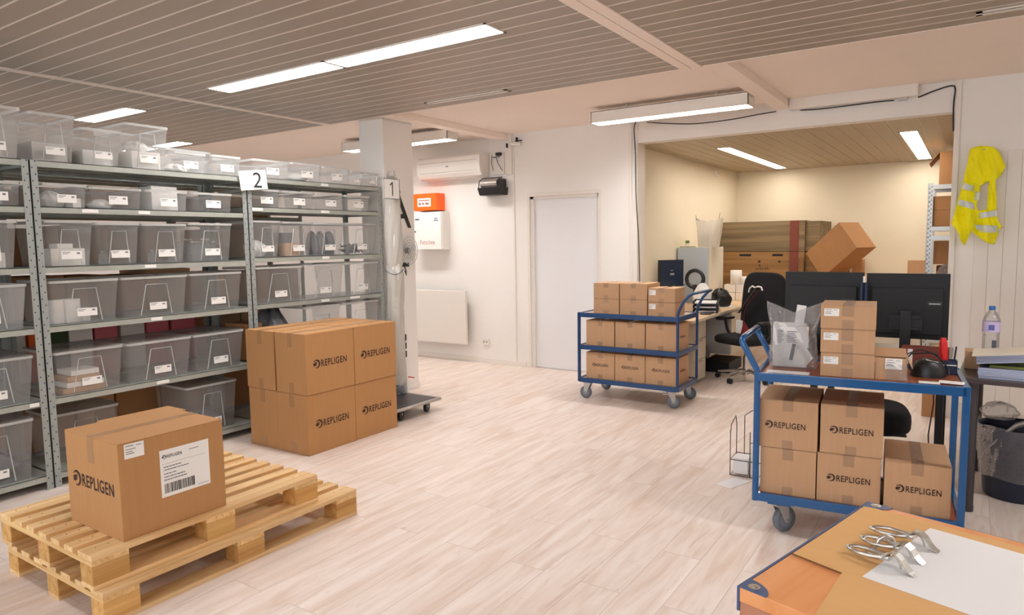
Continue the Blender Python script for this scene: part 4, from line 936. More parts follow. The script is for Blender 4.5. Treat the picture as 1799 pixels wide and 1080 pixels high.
# high-visibility vest
VP = [(.30, .0), (.50, -.02), (.72, 0), (.84, .05), (.97, .2), (.90, .28), (.80, .33), (.83, .5), (.84, .62), (.86, .72), (.96, .80), (.88, .83), (.9, .86), (.84, .97), (.72, .96), (.55, .9), (.38, .83), (.34, .9), (.28, .98), (.2, .93), (.16, .85), (.0, .75), (.06, .65), (.12, .5), (.2, .33), (.27, .12)]
t = T('safety_vest', 'fluorescent yellow safety vest with silver bands hanging on the right wall', 'vest', (.035, YB-.045, 1.80))
import mathutils
def vest_surface(poly, m, name, yo, parent, res=.014):
    Wd, Hd = .36, .80
    pts = [((x-.5)*Wd, (.5-y)*Hd) for x, y in poly]
    def inside(x, z, q):
        c = False; j = len(q)-1
        for i in range(len(q)):
            if (q[i][1] > z) != (q[j][1] > z) and x < (q[j][0]-q[i][0])*(z-q[i][1])/(q[j][1]-q[i][1])+q[i][0]: c = not c
            j = i
        return c
    hole = [((x-.5)*Wd, (.5-y)*Hd) for x, y in ((.52, .38), (.68, .335), (.67, .62), (.5, .63), (.47, .58))]
    bm = bmesh.new(); vs = [bm.verts.new((x, 0, z)) for x, z in pts]; es = [bm.edges.new((vs[i], vs[(i+1) % len(vs)])) for i in range(len(vs))]
    hv = [bm.verts.new((x, 0, z)) for x, z in hole] if name == 'fabric' else []
    es += [bm.edges.new((hv[i], hv[(i+1) % len(hv)])) for i in range(len(hv))] if hv else []
    bmesh.ops.triangle_fill(bm, edges=es, use_beauty=True)
    for _ in range(5):
        le = [e for e in bm.edges if e.calc_length() > res*1.6]
        if not le: break
        bmesh.ops.subdivide_edges(bm, edges=le, cuts=1); bmesh.ops.triangulate(bm, faces=[f for f in bm.faces if len(f.verts) > 3])
    for v in bm.verts:
        x, z = v.co.x, v.co.z; f = min(1, max(0, (.4-z)/.8))
        v.co.y = -.045+yo-.030*math.sin(x*62+z*9)*(.3+f)-.022*math.sin(x*34-z*15+1)*(.35+f)-.006*math.sin(x*120+z*40)-.03*f
    for f in bm.faces: f.smooth = True
    bmesh.ops.recalc_face_normals(bm, faces=bm.faces)
    me = bpy.data.meshes.new(name); bm.to_mesh(me); bm.free(); me.materials.append(M[m]); o = P(name, me, None, parent, solid=.003); return o
fb = vest_surface(VP, 'yellow', 'fabric', 0, t)
for q in ([(.205, .345), (.415, .375), (.40, .435), (.185, .405)], [(.43, .43), (.53, .45), (.51, .53), (.42, .52)], [(.135, .505), (.42, .555), (.435, .62), (.115, .565)], [(.52, .655), (.85, .625), (.86, .69), (.53, .71)], [(.45, .77), (.87, .785), (.87, .855), (.62, .85), (.50, .82)]):
    vest_surface(q, 'reflect', 'reflective_band', -.004, t)
P('hook', MB().cyl((.02, .03, .375), (.02, -.05, .385), .006), 'zinc', t)
# ================================================================== alcove
t = T('office_desk', 'pale wood desk with cream drawer units behind the three-tier trolley', 'desk', (-2.585, 7.3, 0))
P('top', MB().box(-.355, .395, -.9, .95, .693, .72), 'desk', t, .003); P('edge', MB().box(.395, .398, -.9, .95, .693, .72), 'deskw', t)
def pedestal(t, y0, y1, z0, x1, side='deskg', nd=3):
    P('drawer_unit', MB().box(x1-.5, x1-.02, y0, y1, z0, .69), side, t, .002)
    h = (.68-z0)/ (nd+.0)
    for k in range(nd):
        a = z0+.006+k*h; d = P('drawer', MB().box(x1-.02, x1, y0+.003, y1-.003, a, a+h-.008), 'deskw', t, .002)
        P('handle', MB().box(x1, x1+.012, (y0+y1)/2-.05, (y0+y1)/2+.05, a+h-.03, a+h-.022), 'silver', d)
pedestal(t, -.46, -.12, .03, .27, 'deskw'); pedestal(t, .42, .92, .20, .385, 'deskg', 2)
P('leg', MB().box(-.34, -.30, -.86, .92, 0, .69), 'deskg', t)
block('computer_tower', 'black computer tower on the floor under the pale wood desk', 'computer', (-2.62, 7.42, .0), (.4, .2, .3), 'black')
block('black_case', 'low black case on the floor beneath the far drawer unit', 'case', (-2.35, 7.9, 0), (.3, .5, .12), 'blackm')
t = T('side_table', 'pale wooden side table holding white rolls behind the chair', 'table', (-2.40, 8.85, 0)); P('top', MB().box(-.27, .27, -.58, .5, .69, .715), 'desk', t, .003)
for x in (-.24, .24):
    for y in (-.54, .46): P('leg', MB().box(x-.02, x+.02, y-.02, y+.02, 0, .69), 'deskg', t)
t = T('fridge', 'silver grey two-door fridge against the left alcove wall', 'fridge', (-2.875, 8.37, 0))
P('body', MB().box(-.19, .195, .03, .62, .03, 1.40), 'fridgew', t, .006); P('door', MB().box(-.19, .195, -.02, .028, .94, 1.40), 'fridge', t, .006) and None
P('door', MB().box(-.19, .195, -.02, .028, .05, .93), 'fridge', t, .006); P('foot', MB().box(-.17, .17, .05, .58, 0, .03), 'black', t)
def fn(u, v):
    a = 2*PI*u; k = 3.2; c, s_ = math.cos(a), math.sin(a); rr = 1/(abs(c)**k+abs(s_)**k)**(1/k); f = .12+.04*v
    return (f*rr*c*(1+.03*math.sin(9*a+5*v)), .13*rr*s_*(1+.04*math.sin(7*a-6*v)), .34*v+(.018*math.cos(2*a)+.008*math.sin(9*a))*v)
t = T('storage_bag', 'white open plastic sack standing on top of the fridge', 'bag', (-2.75, 8.62, 1.402)); P('sack', MB().grid(fn, 44, 16), 'wrap', t); P('contents', MB().box(-.08, .06, -.08, .08, .01, .2), 'white', t, .01)
P('handle', MB().tube([(-.145, -.06, .33), (-.155, -.06, .40)], .003, 6), 'dark', t); P('handle', MB().tube([(.13, -.06, .33), (.15, -.06, .42)], .003, 6), 'dark', t)
t = T('spray_can', 'small green and white can on the fridge', 'can', (-2.99, 8.5, 1.402)); P('body', MB().lathe([(.025, 0), (.027, .01), (.027, .05)], 16), 'white', t); P('cap', MB().lathe([(.026, .05), (.026, .08), (.02, .085)], 16), 'green', t)
block('green_tray', 'flat olive green tray on top of the fridge', 'tray', (-2.955, 8.42, 1.402), (.2, .05, .008), 'green')
# small monitor on the desk and clutter
t = T('desk_monitor', 'dark screen monitor on the pale wood desk in front of the fridge', 'monitor', (-2.92, 7.72, .72), math.radians(52))
P('stand', MB().box(-.1, .1, -.07, .07, 0, .012).box(-.02, .02, -.01, .02, .012, .3), 'black', t, .003)
P('housing', MB().box(-.16, .16, -.03, .01, .24, .545), 'black', t, .004); P('screen', MB().box(-.15, .15, -.0315, -.0302, .25, .535), 'screen', t)
P('screen_text', MB().box(-.02, .035, -.0325, -.0317, .37, .39).box(-.01, .02, -.0325, -.0317, .42, .426), 'silver', t)
t = T('headset', 'black headset with white cloth lying beside the desk monitor', 'headset', (-2.66, 7.78, .72))
P('band', MB().tube([(.10*math.cos(a*.25), .05, .32+.10*math.sin(a*.25)) for a in range(26)], .022, 8, closed=True), 'black', t)
P('stand', MB().cyl((0, .05, 0), (0, .05, .25), .02), 'black', t)
softbag('white_cloth', 'crumpled white bag on the desk beside the desk monitor', 'bag', (-2.50, 7.62, .721), (.1, .12, .27), 'bag', 44)
softbag('black_bag', 'black bag strap heap behind the white cloth on the desk', 'bag', (-2.40, 7.95, .721), (.12, .1, .2), 'black', 45)
for k in range(3):
    t = T('paper_tray', f'{("lowest", "middle", "top")[k]} black letter tray of the three stacked on the desk', 'tray', (-2.36, 7.32, .722+.045*k), .25, 'stacked letter trays')
    P('tray', MB().box(-.13, .13, -.15, .15, 0, .004).box(-.13, -.125, -.15, .15, 0, .03).box(.125, .13, -.15, .15, 0, .03).box(-.13, .13, .145, .15, 0, .03), 'black', t); P('papers', MB().box(-.11, .11, -.13, .13, .005, .018), 'paper', t)
block('desk_paper', 'white sheet on the far end of the pale wood desk', 'paper', (-2.38, 7.98, .7205), (.2, .3, .001), 'paper', .2, 0)
block('notebook', 'dark notebook lying at the edge of the pale wood desk', 'notebook', (-2.28, 7.12, .7205), (.1, .26, .012), 'dark', .1)
def roll(x, y, z, r, h, label): tag(P('white_roll', MB().lathe([(r*.35, 0), (r, 0), (r, h), (r*.35, h)], 24), 'white', None, 0, (x, y, z)), label, 'roll', 'white rolls and boxes behind the chair')
for k, (x, z, lb) in enumerate(((-2.56, .717, 'lower left'), (-2.41, .717, 'lower right'), (-2.56, .817, 'upper left'), (-2.41, .817, 'upper right'))):
    block('small_white_box', f'{lb} small white box of the four stacked on the side table', 'box', (x, 8.95, z), (.145, .14, .097), 'white', 0, .004, 'white rolls and boxes behind the chair')
roll(-2.50, 8.95, .916, .07, .18, 'tall white roll on top of the white boxes'); roll(-2.38, 8.95, .916, .06, .1, 'short white roll on top of the white boxes')
# wooden crates against the alcove wall
def crate(z, h, m, label, marks):
    t = T('wooden_crate', label, 'crate', (-2.30, 10.45, z), 0, 'old wooden crates stacked against the alcove wall')
    P('boards', MB().box(-.72, .42, -.45, .5, 0, h), m, t, .006)
    P('batten', MB().box(.23, .345, -.475, -.45, .0, h), 'maroon', t, .003); P('end_boards', MB().box(.42, .60, -.42, .48, .0, h-.01), m, t, .006)
    P('corner_strip', MB().box(.345, .42, -.47, -.45, 0, h), m, t, .003)
    if marks:
        P('hand_slot', MB().box(-.45, -.29, -.453, -.45, h-.06, h-.03).box(.0, .14, -.453, -.45, h-.06, h-.03), 'hole', t)
        mb = MB(); rnd = random.Random(3)
        for k in range(9): mb.box(-.22+k*.022, -.212+k*.022, -.4525, -.45, h-.26+.006*(k % 3), h-.23+.007*(k % 4))
        mb.box(-.19, -.16, -.4525, -.45, h-.15, h-.12); mb.box(-.18, -.16, -.4525, -.45, h-.20, h-.18); mb.box(.08, .11, -.4525, -.45, h-.15, h-.125)
        P('stencil_marks', mb, 'ink', t)
crate(0, .58, 'crate2', 'lowest wooden crate, hidden low behind the monitors', False)
crate(.585, .725, 'crate2', 'brown wooden crate with hand slots and faded stencil marks', True)
crate(1.315, .42, 'crate', 'weathered grey wooden crate topmost of its stack', False)
t = carton(0, 0, 0, .62, .38, .41, 'cardboard box tilted and leaning on the corner of the crates', seam='y', mt='carton_dark', tape='tape')
t.location = (-1.295, 9.72, 1.172); t.rotation_euler = (0, math.radians(-39), math.radians(-28))
for k, (x, w, h, m, lb) in enumerate(((-1.40, .08, .3, 'carton', 'narrow cardboard box edge left of the white batten'), (-1.33, .03, .33, 'deskw', 'thin pale upright batten between two cardboard pieces'), (-1.25, .12, .29, 'carton_dark', 'small cardboard box right of the pale batten'))):
    block('cardboard_piece', lb, 'box', (x, 10.3, .956), (w, .25, h-.05), m)
t = T('long_cabinet', 'low white cabinet along the alcove wall mostly hidden behind the monitors', 'cabinet', (-.9, 10.3, 0)); P('body', MB().box(-.74, .44, -.82, .6, 0, .93), 'deskw', t, .004); P('top', MB().box(-.74, .44, -.84, .6, .93, .955), 'desk', t, .003)
block('cardboard_box', 'small cardboard box left of the foot of the silver rack', 'box', (-.56, 10.15, .956), (.2, .25, .235), 'carton')
# silver rack
t = T('silver_rack', 'bright galvanised rack with cardboard boxes behind the right wall edge', 'rack', (.05, 9.35, 0)); 
for x in (-.47, .45):
    for y in (-.35, .3): upright(x+.02, y, 1, t, -1, h=2.06, name='upright') if 0 else P('upright', MB().box(x, x+.05, y, y+.003, 0, 2.08).box(x, x+.003, y, y+.05, 0, 2.08), 'zinc', t)
mb = MB()
for k in range(40):
    z = .1+k*.049; mb.box(-.462, -.452 if k % 2 else -.446, -.352, -.3501, z, z+.02); mb.box(-.440, -.430, -.352, -.3501, z+.02, z+.038)
P('punched_holes', mb, 'galvd', t)
for z in (.35, .9, 1.5, 1.6, 2.06):
    [P('shelf_beam', MB().box(-.42, .45, y, y+.03, z-.05, z), 'zinc', t, .003) for y in (-.36, .3)]
    if z != 1.5: P('shelf_board', MB().box(-.44, .46, -.33, .3, z-.02, z-.004), 'silver', t)
block('cardboard_box', 'large cardboard box with dark side on top of the silver rack', 'box', (-.05, 9.3, 2.062), (.55, .5, .36), 'carton_dark')
P('flap', MB().box(-.16, 0, -.25, .25, 0, .004), 'carton_dark', COL.objects[-1], 0, (-.275, 0, .36), (0, math.radians(-52), 0))
block('cardboard_box', 'lower left cardboard box on the middle shelf of the silver rack', 'box', (-.28, 9.25, 1.602), (.22, .4, .18), 'carton_dark')
block('cardboard_box', 'upper left cardboard box on the middle shelf of the silver rack', 'box', (-.28, 9.25, 1.785), (.22, .4, .15), 'carton_dark')
block('cardboard_box', 'tall cardboard box on the middle shelf of the silver rack', 'box', (-.03, 9.25, 1.602), (.26, .4, .38), 'carton_dark')
block('cardboard_box', 'brown box under the double beam of the silver rack', 'box', (-.1, 9.3, 1.18), (.5, .4, .26), 'carton_dark')
softbag('plastic_bag', 'crumpled clear plastic bag in the silver rack', 'bag', (-.2, 9.1, .905), (.13, .1, .27), 'film', 51)
block('dark_box', 'dark board behind the plastic bag in the silver rack', 'box', (-.12, 9.35, .905), (.4, .3, .25), 'maroon')
# ================================================================== monitors, their desk, chairs
t = T('monitor_desk', 'light desk under the two big black monitors', 'desk', (-.52, 5.1, 0)); P('top', MB().box(-.43, .45, -.38, .42, .715, .74), 'top', t, .003)
for x in (-.30, .40):
    for y in (-.32, .36): P('leg', MB().box(x-.02, x+.02, y-.02, y+.02, 0, .715), 'black', t)
P('cable', MB().tube([(.36, -.3, .7), (.37, -.32, .5), (.35, -.33, .3), (.36, -.3, .1), (.3, -.3, .01)], .004, 6), 'cable', t)
def bigmon(x0, x1, y, zb, zt, rz, label):
    t = T('large_monitor', label, 'monitor', ((x0+x1)/2, y, .741), rz, 'large black monitors seen from behind'); w = (x1-x0)/2; zb -= .741; zt -= .741
    P('housing', MB().box(-w, w, -.012, .02, zb, zt), 'blackm', t, .006); P('back_panel', MB().box(-w*.86, w*.86, -.032, -.012, zb+.03, zt-.09), 'blackm', t, .008)
    P('screen', MB().box(-w+.01, w-.01, .0205, .022, zb+.01, zt-.01), 'screen', t)
    s = P('stand', MB().box(-.13, .13, -.1, .1, 0, .012).box(-.03, .03, -.07, -.04, .012, .3), 'black', t, .004)
    P('mount', MB().box(-.09, .09, -.04, -.03, zb+.05, zb+.15).box(-.08, .08, -.06, -.04, zb+.06, zb+.075).box(-.08, .08, -.06, -.04, zb+.13, zb+.145), 'black', s, .003)
    P('badge', MB().box(.11, .19, -.034, -.032, zb+.21, zb+.24), 'black', t); P('badge_lettering', MB().box(.12, .18, -.0352, -.0344, zb+.222, zb+.227), 'silver', t)
bigmon(-1.045, -.562, 4.93, .86, 1.272, math.radians(-3), 'left one of the two large black monitors seen from behind')
bigmon(-.548, -.095, 4.93, .86, 1.268, math.radians(2), 'right one of the two large black monitors, with small badge')
t = T('twin_post', 'dark blue twin post between the two large monitors', 'monitor arm', (-.555, 4.86, .741)); P('post', MB().cyl((-.013, 0, 0), (-.013, 0, .47), .012).cyl((.013, 0, 0), (.013, 0, .47), .012), 'navy', t); P('base', MB().box(-.08, .08, -.06, .06, 0, .01), 'black', t); P('tip', MB().box(-.006, .006, -.004, .004, .47, .51), 'bag', t)
block('brown_case', 'dark brown case with a striped label under the right monitor', 'case', (-.20, 4.66, .741), (.24, .1, .11), 'maroon'); P('striped_label', MB().box(-.085, -.06, -.0525, -.0505, .01, .1), 'card', COL.objects[-1])
block('white_papers', 'loose white papers under the right monitor', 'papers', (-.42, 4.70, .7412), (.2, .1, .012), 'paper', .2)
for x, lb in ((-.88, 'black desk gadget with chrome knobs between the plastic bag and the stacked boxes'),):
    t = T('desk_gadget', lb, 'gadget', (x+.03, 4.72, .741)); P('body', MB().box(-.05, .05, -.03, .03, 0, .14), 'black', t, .01); P('knob', MB().cyl((0, -.04, .1), (0, -.03, .1), .012).cyl((.0, -.04, .06), (.0, -.03, .06), .012), 'chrome', t)
def star_base(t, r, zseat, n=5, a0=.3, m='chrome'):
    hub = P('base', MB().cyl((0, 0, .06), (0, 0, .12), .035), m, t)
    for k in range(n):
        a = a0+2*PI*k/n; dx, dy = math.cos(a), math.sin(a)
        P('base_arm', MB().tube([(dx*.03, dy*.03, .10), (dx*r*.5, dy*r*.5, .09), (dx*r, dy*r, .07)], [.022, .017, .013], 8), m, t)
        cx, cy = dx*r, dy*r; px, py = -dy, dx
        P('caster', MB().cyl((cx-px*.022, cy-py*.022, .028), (cx+px*.022, cy+py*.022, .028), .028, n=16), 'black', t, .003)
    P('gas_lift', MB().cyl((0, 0, .12), (0, 0, zseat-.05), .026).cyl((0, 0, .12), (0, 0, zseat*.6), .034), m, t)
def soft_box(sx, sy, sz, e=.5, n=16, bend=0):
    def sp(c, p): return math.copysign(abs(c)**p, c)
    def fn(u, v):
        a = 2*PI*u; b = PI*(v-.5); x = sx*sp(math.cos(b), e)*sp(math.cos(a), e); y = sy*sp(math.cos(b), e)*sp(math.sin(a), e); z = sz*sp(math.sin(b), e)
        return (x, y, z+bend*x*x)
    return MB().grid(fn, n*2, n)
t = T('office_chair', 'black office chair with armrests and hanging straps in front of the alcove', 'chair', (-1.94, 7.38, 0), math.radians(152))
star_base(t, .30, .42, a0=.5)
P('seat', soft_box(.27, .26, .05), 'fabric', t, 0, (0, .02, .44))
P('backrest', soft_box(.275, .045, .34, .45, bend=.0), 'fabric', t, 0, (0, -.23, .80), (math.radians(6), 0, 0)); P('back_post', MB().tube([(0, -.05, .38), (0, -.26, .40), (0, -.30, .6)], .02, 8), 'black', t)
for s in (-1, 1):
    a = P('armrest', soft_box(.04, .13, .018, .6, 10), 'black', t, 0, (s*.29, .02, .64)); P('arm_post', MB().tube([(0, 0, 0), (0, -.03, -.12), (-s*.07, -.03, -.22)], .016, 8), 'black', a)
t2_ = T('strap', 'dark red and black lanyard straps hung over the back of the office chair', 'strap', (-1.85, 7.44, 0), math.radians(-36.9))
P('cord', MB().tube([(.04, -.03, .955), (-.03, -.04, .88), (-.12, -.05, .78), (-.15, -.05, .70), (-.155, -.05, .60)], .004, 6), 'darkred', t2_); P('clip', MB().tube([(-.11, -.03, .93), (-.08, -.04, .975), (-.04, -.04, 1.0), (.0, -.04, .985), (.05, -.04, 1.0), (.1, -.04, .995), (.12, -.04, .96)], .008, 6), 'white', t2_)
P('black_strap', MB().tube([(.0, -.035, .96), (-.1, -.045, .85), (-.24, -.05, .70)], .010, 6), 'dark', t2_)
t2_ = T('id_badge', 'white and red badge pouch resting on the office chair seat', 'badge', (-1.97, 7.33, .50), math.radians(-36.9)); P('card', MB().box(-.09, -.0, -.02, .0, 0, .14), 'white', t2_, .004); P('pouch', MB().add([(-.0, -.03, 0), (.13, -.03, 0), (.03, -.01, .13), (-.0, .02, 0), (.13, .02, 0), (.03, .0, .13)], [(0, 1, 2), (5, 4, 3), (0, 3, 4, 1), (1, 4, 5, 2), (2, 5, 3, 0)]), 'darkred', t2_)
t = T('work_stool', 'black padded stool seat behind the near blue trolley', 'stool', (-.46, 4.37, 0), .2); P('seat', soft_box(.215, .2, .085, .55), 'fabric', t, 0, (0, 0, .47)); star_base(t, .24, .42, a0=.1, m='black'); P('lever', MB().box(.02, .2, -.02, .0, .365, .378), 'black', t)
# ================================================================== black table at the right
t = T('black_table', 'dark table with round grey leg at the right edge of the picture', 'table', (.6, 4.75, 0), math.radians(-2.5)); 
P('top', MB().box(-.62, .9, -.42, .5, .712, .741), 'top', t, .004)
for x in (-.55, .82):
    for y in (-.37, .43): P('leg', MB().cyl((x, y, 0), (x, y, .712), .032, n=24).cyl((x, y, 0), (x, y, .03), .034, n=24), 'dark', t)
mb = MB(); rnd = random.Random(6); mb.box(-.155, .155, -.125, .125, 0, .056, 1)
for k in range(8): e = rnd.uniform(0, .006); mb.box(-.16+e, .16-e, -.13+e, .13-e, .0005+.007*k, .0055+.007*k)
tag(P('paper_stack', mb, ['lav', 'greyink'], None, 0, (.22, 4.50, .7415), (0, 0, -.04)), 'neat stack of pale blue sheets lowest on the dark table', 'papers')
block('folder', 'thin green folder between the paper stacks on the dark table', 'folder', (.26, 4.52, .797), (.30, .24, .014), 'green', -.02)
t = T('open_binder', 'cream binder stuffed with pale blue sheets slanting on top of the pile', 'binder', (.21, 4.50, .834), -.03); 
mb = MB(); mb.box(-.155, .175, -.115, .115, 0, .042, 1)
for k in range(6): e = rnd.uniform(0, .006); mb.box(-.16+e, .18-e, -.12+e, .12-e, .0005+.007*k, .0055+.007*k)
P('papers', mb, ['lav', 'greyink'], t, 0, (0, 0, .0), (0, math.radians(-7), 0)); P('cover', MB().box(-.18, .2, -.14, .14, 0, .004), 'deskw', t, .001, (0, 0, .044), (0, math.radians(-7), 0)); P('ring', MB().tube([(.0, .02*math.cos(a*.5), .02*math.sin(a*.5)) for a in range(12)], .003, 6), 'chrome', t, 0, (.17, -.11, .04))
t = T('cardboard_box', 'small cardboard box behind the papers at the left end of the dark table', 'box', (.045, 4.72, .742), 0); P('body', MB().box(-.05, .05, -.07, .07, 0, .1), 'carton', t, .003)
t = T('water_bottle', 'clear water bottle with blue cap and lilac label on the dark table', 'bottle', (.115, 4.74, .742))
prof = [(.036, 0), (.042, .01)]
for k in range(14): prof += [(.0425, .02+k*.012), (.040, .026+k*.012)]
prof += [(.042, .2), (.043, .21), (.043, .27), (.040, .285), (.028, .315), (.014, .33), (.014, .335)]
P('body', MB().lathe(prof, 28), 'glass', t); P('label', MB().lathe([(.0438, .21), (.0438, .268)], 28, caps=False), mat('lilac_bottle_label', (206, 190, 226), .5), t); P('cap', MB().lathe([(.016, .333), (.016, .355)], 20), 'bluecap', t)
P('label_mark', MB().box(-.014, .014, -.0446, -.0438, .222, .252), mat('blue_label_mark', (90, 100, 170), .5), t); P('dark_mark', MB().box(.004, .026, -.0436, -.042, .12, .165), 'greyink', t)
block('cardboard_box', 'small brown box on the floor seen under the right end of the near trolley', 'box', (-.22, 6.62, 0), (.14, .1, .21), 'carton_dark')
block('white_case', 'white case on the floor beside the small brown box, right of the alcove opening', 'case', (-.10, 6.70, 0), (.09, .1, .26), 'white')
# bin
t = T('waste_bin', 'dark blue round waste bin with clear liner under the dark table', 'bin', (.27, 4.80, 0))
mb = MB(); mb.lathe([(.155, .002), (.16, .02), (.195, .40), (.2, .41), (.19, .41), (.185, .39), (.15, .02)], 40, caps=False); mb.cyl((0, 0, .002), (0, 0, .01), .155, n=40); P('body', mb, 'binblue', t)
def fn(u, v):
    a = 2*PI*u; z = .425-.30*v; r = .155+(z-.02)/.38*.04+.012+.004*math.sin(17*a+9*v)+.003*math.sin(29*a-14*v)
    return (r*math.cos(a), r*math.sin(a), z+.006*math.sin(5*a))
P('liner', MB().grid(fn, 72, 20), 'film', t)
softbag('plastic_bag', 'clear plastic bag puffing up at the back of the waste bin', 'bag', (.18, 4.93, .41), (.09, .05, .10), 'film', 66)
tag(P('bin_rubbish', MB().tube([(.13, 4.66, .30), (.19, 4.64, .38), (.25, 4.66, .44), (.31, 4.70, .46), (.35, 4.74, .43)], [.004, .012, .02, .022, .01], 8, sy=.5), 'silver'), 'grey strap draped over the rim of the waste bin', 'strap')
block('grey_folder', 'light grey panels leaning at the right edge beside the waste bin', 'folder', (.54, 4.70, 0.0), (.05, .3, .62), 'silver', .2)
# ================================================================== on the near trolley
def on2(u, v, z=.823): return t2(u, v, z)
t = T('parts_bag', 'clear plastic bag of labelled white packages on the near blue trolley', 'bag', on2(.155, .26), A2)
def fn(u, v):
    a = 2*PI*u; z = .34*v; w = .115*(1+.04*math.sin(9*v)); d = .05*(1-v*.75)
    x = w*abs(math.cos(a))**.6*(1 if math.cos(a) > 0 else -1)*(1+(.16*(v-.62)/.38 if v > .62 else 0)); y = d*math.sin(a)+.008*math.sin(7*a+12*v)
    if v > .62: z -= .05*(1-abs(x)/.12)*(v-.62)/.38
    return (x, y, z)
P('film', MB().grid(fn, 48, 24), 'film', t)
P('package', MB().box(-.10, .07, -.02, .025, .003, .235), 'bag', t, .008, label='white package inside')
P('instruction_sheet', MB().box(-.085, .04, -.026, -.0225, .12, .215), 'paper', t, 0, None, (0, math.radians(-1), 0)); P('second_sheet', MB().box(.035, .075, -.027, -.0228, .11, .22), 'paper', t)
P('barcode_strip', small_label(.10, .03, ((.06, .2, .88, .6),), 'black_ink'), None, t, 0, (.0, -.03, .085), (PI/2, math.radians(-80), 0))
P('round_label', MB().add([(.0, -.028, .02), (.07, -.028, .02), (.10, -.028, .06), (.06, -.028, .12), (.02, -.028, .1)], [(0, 1, 2, 3, 4)]), 'card', t); P('slip', MB().box(-.025, .02, -.005, .0, .22, .33), 'paper', t, 0, None, (0, math.radians(7), 0))
mb = MB()
for k in range(9): mb.box(-.075, -.075+.02+.005*(k % 3), -.0275, -.0265, .13+k*.008, .133+k*.008)
for k in range(7): mb.box(-.03, .02-.006*(k % 3), -.0275, -.0265, .135+k*.009, .138+k*.009)
P('print', mb, 'greyink', t)
block('plastic_sheet', 'glossy flat white sleeve lying at the left front of the near trolley', 'sleeve', on2(.15, .09), (.2, .07, .003), 'bag', A2)
t = T('tape_dispenser', 'black tape dispenser with cables on the right end of the near trolley', 'dispenser', on2(.765, .27), A2+.1)
def fn(u, v): 
    a = 2*PI*u; b = PI*v*.5; return (.075*math.cos(b)**.6*math.cos(a), .065*math.cos(b)**.6*math.sin(a), .085*math.sin(b))
P('body', MB().grid(fn, 32, 10), 'black', t); P('paper_slip', MB().box(-.03, .02, -.035, .0, .078, .08), 'paper', t, 0, None, (0, .2, 0))
P('cord', MB().tube([(-.08, -.03, .04), (-.09, .02, .1), (-.03, .05, .12), (.04, .04, .1), (.085, .0, .04), (.08, -.03, .01)], .004, 6).tube([(-.06, .05, .01), (-.1, .06, .05), (-.06, .1, .09), (.03, .1, .1), (.08, .08, .06)], .004, 6), 'cable', t)
t = T('red_marker', 'thick red marker standing in the pen pot on the near trolley', 'marker', on2(.835, .36, .85)); P('body', MB().cyl((0, 0, 0), (-.006, 0, .13), .018).cyl((-.006, 0, .13), (-.007, 0, .15), .016, .012), 'red', t)
t = T('pen_pot', 'dark navy pen pot at the right end of the near trolley', 'pen pot', on2(.86, .36), A2); P('pot', MB().box(-.04, .03, -.025, .03, 0, .004).box(-.04, .03, -.025, -.021, 0, .07).box(-.04, .03, .026, .03, 0, .07).box(-.04, -.036, -.025, .03, 0, .07).box(.026, .03, -.025, .03, 0, .07), 'navy', t); P('band', MB().box(-.036, .026, -.0262, -.0252, .045, .05), 'paper', t)
t = T('blue_pen', 'thin dark blue pen leaning in the pen pot', 'pen', on2(.872, .36, .83)); P('barrel', MB().cyl((0, 0, 0), (.012, 0, .13), .004), 'navy', t)
block('label_roll_sheet', 'white label sheet at the front right corner of the near trolley', 'label sheet', on2(.76, .08), (.085, .05, .004), 'card', A2); block('label_card', 'second white card overlapping the corner of the near trolley', 'label sheet', on2(.85, .1, .8275), (.10, .06, .003), 'card', A2-.15)
# wire rack with papers and a sheet on the floor
t = T('wire_rack', 'grey wire rack holding white papers on the floor left of the near trolley', 'wire rack', (-1.10, 4.36, 0), .05)
mb = MB(); r = .003
for z in (.01, .11): mb.tube([(-.12, -.07, z), (.16, -.07, z), (.16, .1, z), (-.12, .1, z)], r, 6, closed=True)
for x in (-.12, .0, .16):
    for y in (-.07, .1): mb.tube([(x, y, .01), (x, y, .30 if x < .1 else .34)], r, 6)
mb.tube([(-.12, -.07, .28), (-.12, -.05, .33), (-.12, .07, .36), (-.12, .1, .30)], r, 6); mb.tube([(-.07, .1, .1), (-.07, .1, .36), (-.02, .1, .40)], r, 6); mb.tube([(0, -.07, .23), (.06, -.07, .24), (.16, -.07, .24)], r, 6)
P('frame', mb, 'dark', t)
block('white_papers', 'upright white paper stack inside the wire rack', 'papers', (-1.02, 4.37, .014), (.16, .1, .2), 'paper', .05); block('white_papers', 'low folded papers inside the wire rack', 'papers', (-1.165, 4.375, .014), (.09, .11, .10), 'paper', .05)
block('floor_paper', 'white sheet lying on the floor beside the wire rack', 'paper', (-1.165, 4.17, .001), (.11, .2, .001), 'paper', -.35, 0)
# ================================================================== foreground bench
BA = Vector((-.365, 1.353)); ang = math.radians(75.3); bu = Vector((math.cos(ang), math.sin(ang))); bv = Vector((bu.y, -bu.x)); BZ = .8; BL, BW = .652, .95
t = T('packing_bench', 'orange wooden packing bench with blue corner plates in the right foreground', 'bench', (BA.x, BA.y, 0), ang-PI/2)   # local y along the left edge, local x to the right
P('top', MB().box(.004, BW, .0, BL-.004, BZ-.03, BZ), 'bench', t, .003); P('side_panel', MB().box(.004, BW, .002, .022, .3, BZ-.031), 'bench_side', t, .002)
P('blue_rim', MB().box(-.002, .004, .0, BL, BZ-.05, BZ+.001).box(0, BW, BL-.004, BL+.002, BZ-.05, BZ-.002), 'plate', t, .001)
P('shelf', MB().box(.02, BW-.02, .03, BL-.02, .3, .32), 'bench_side', t)
for x in (.02, BW-.06):
    for y in (.04, BL-.06): P('leg', MB().box(x, x+.035, y, y+.035, 0, BZ-.03), 'blue', t, .003)
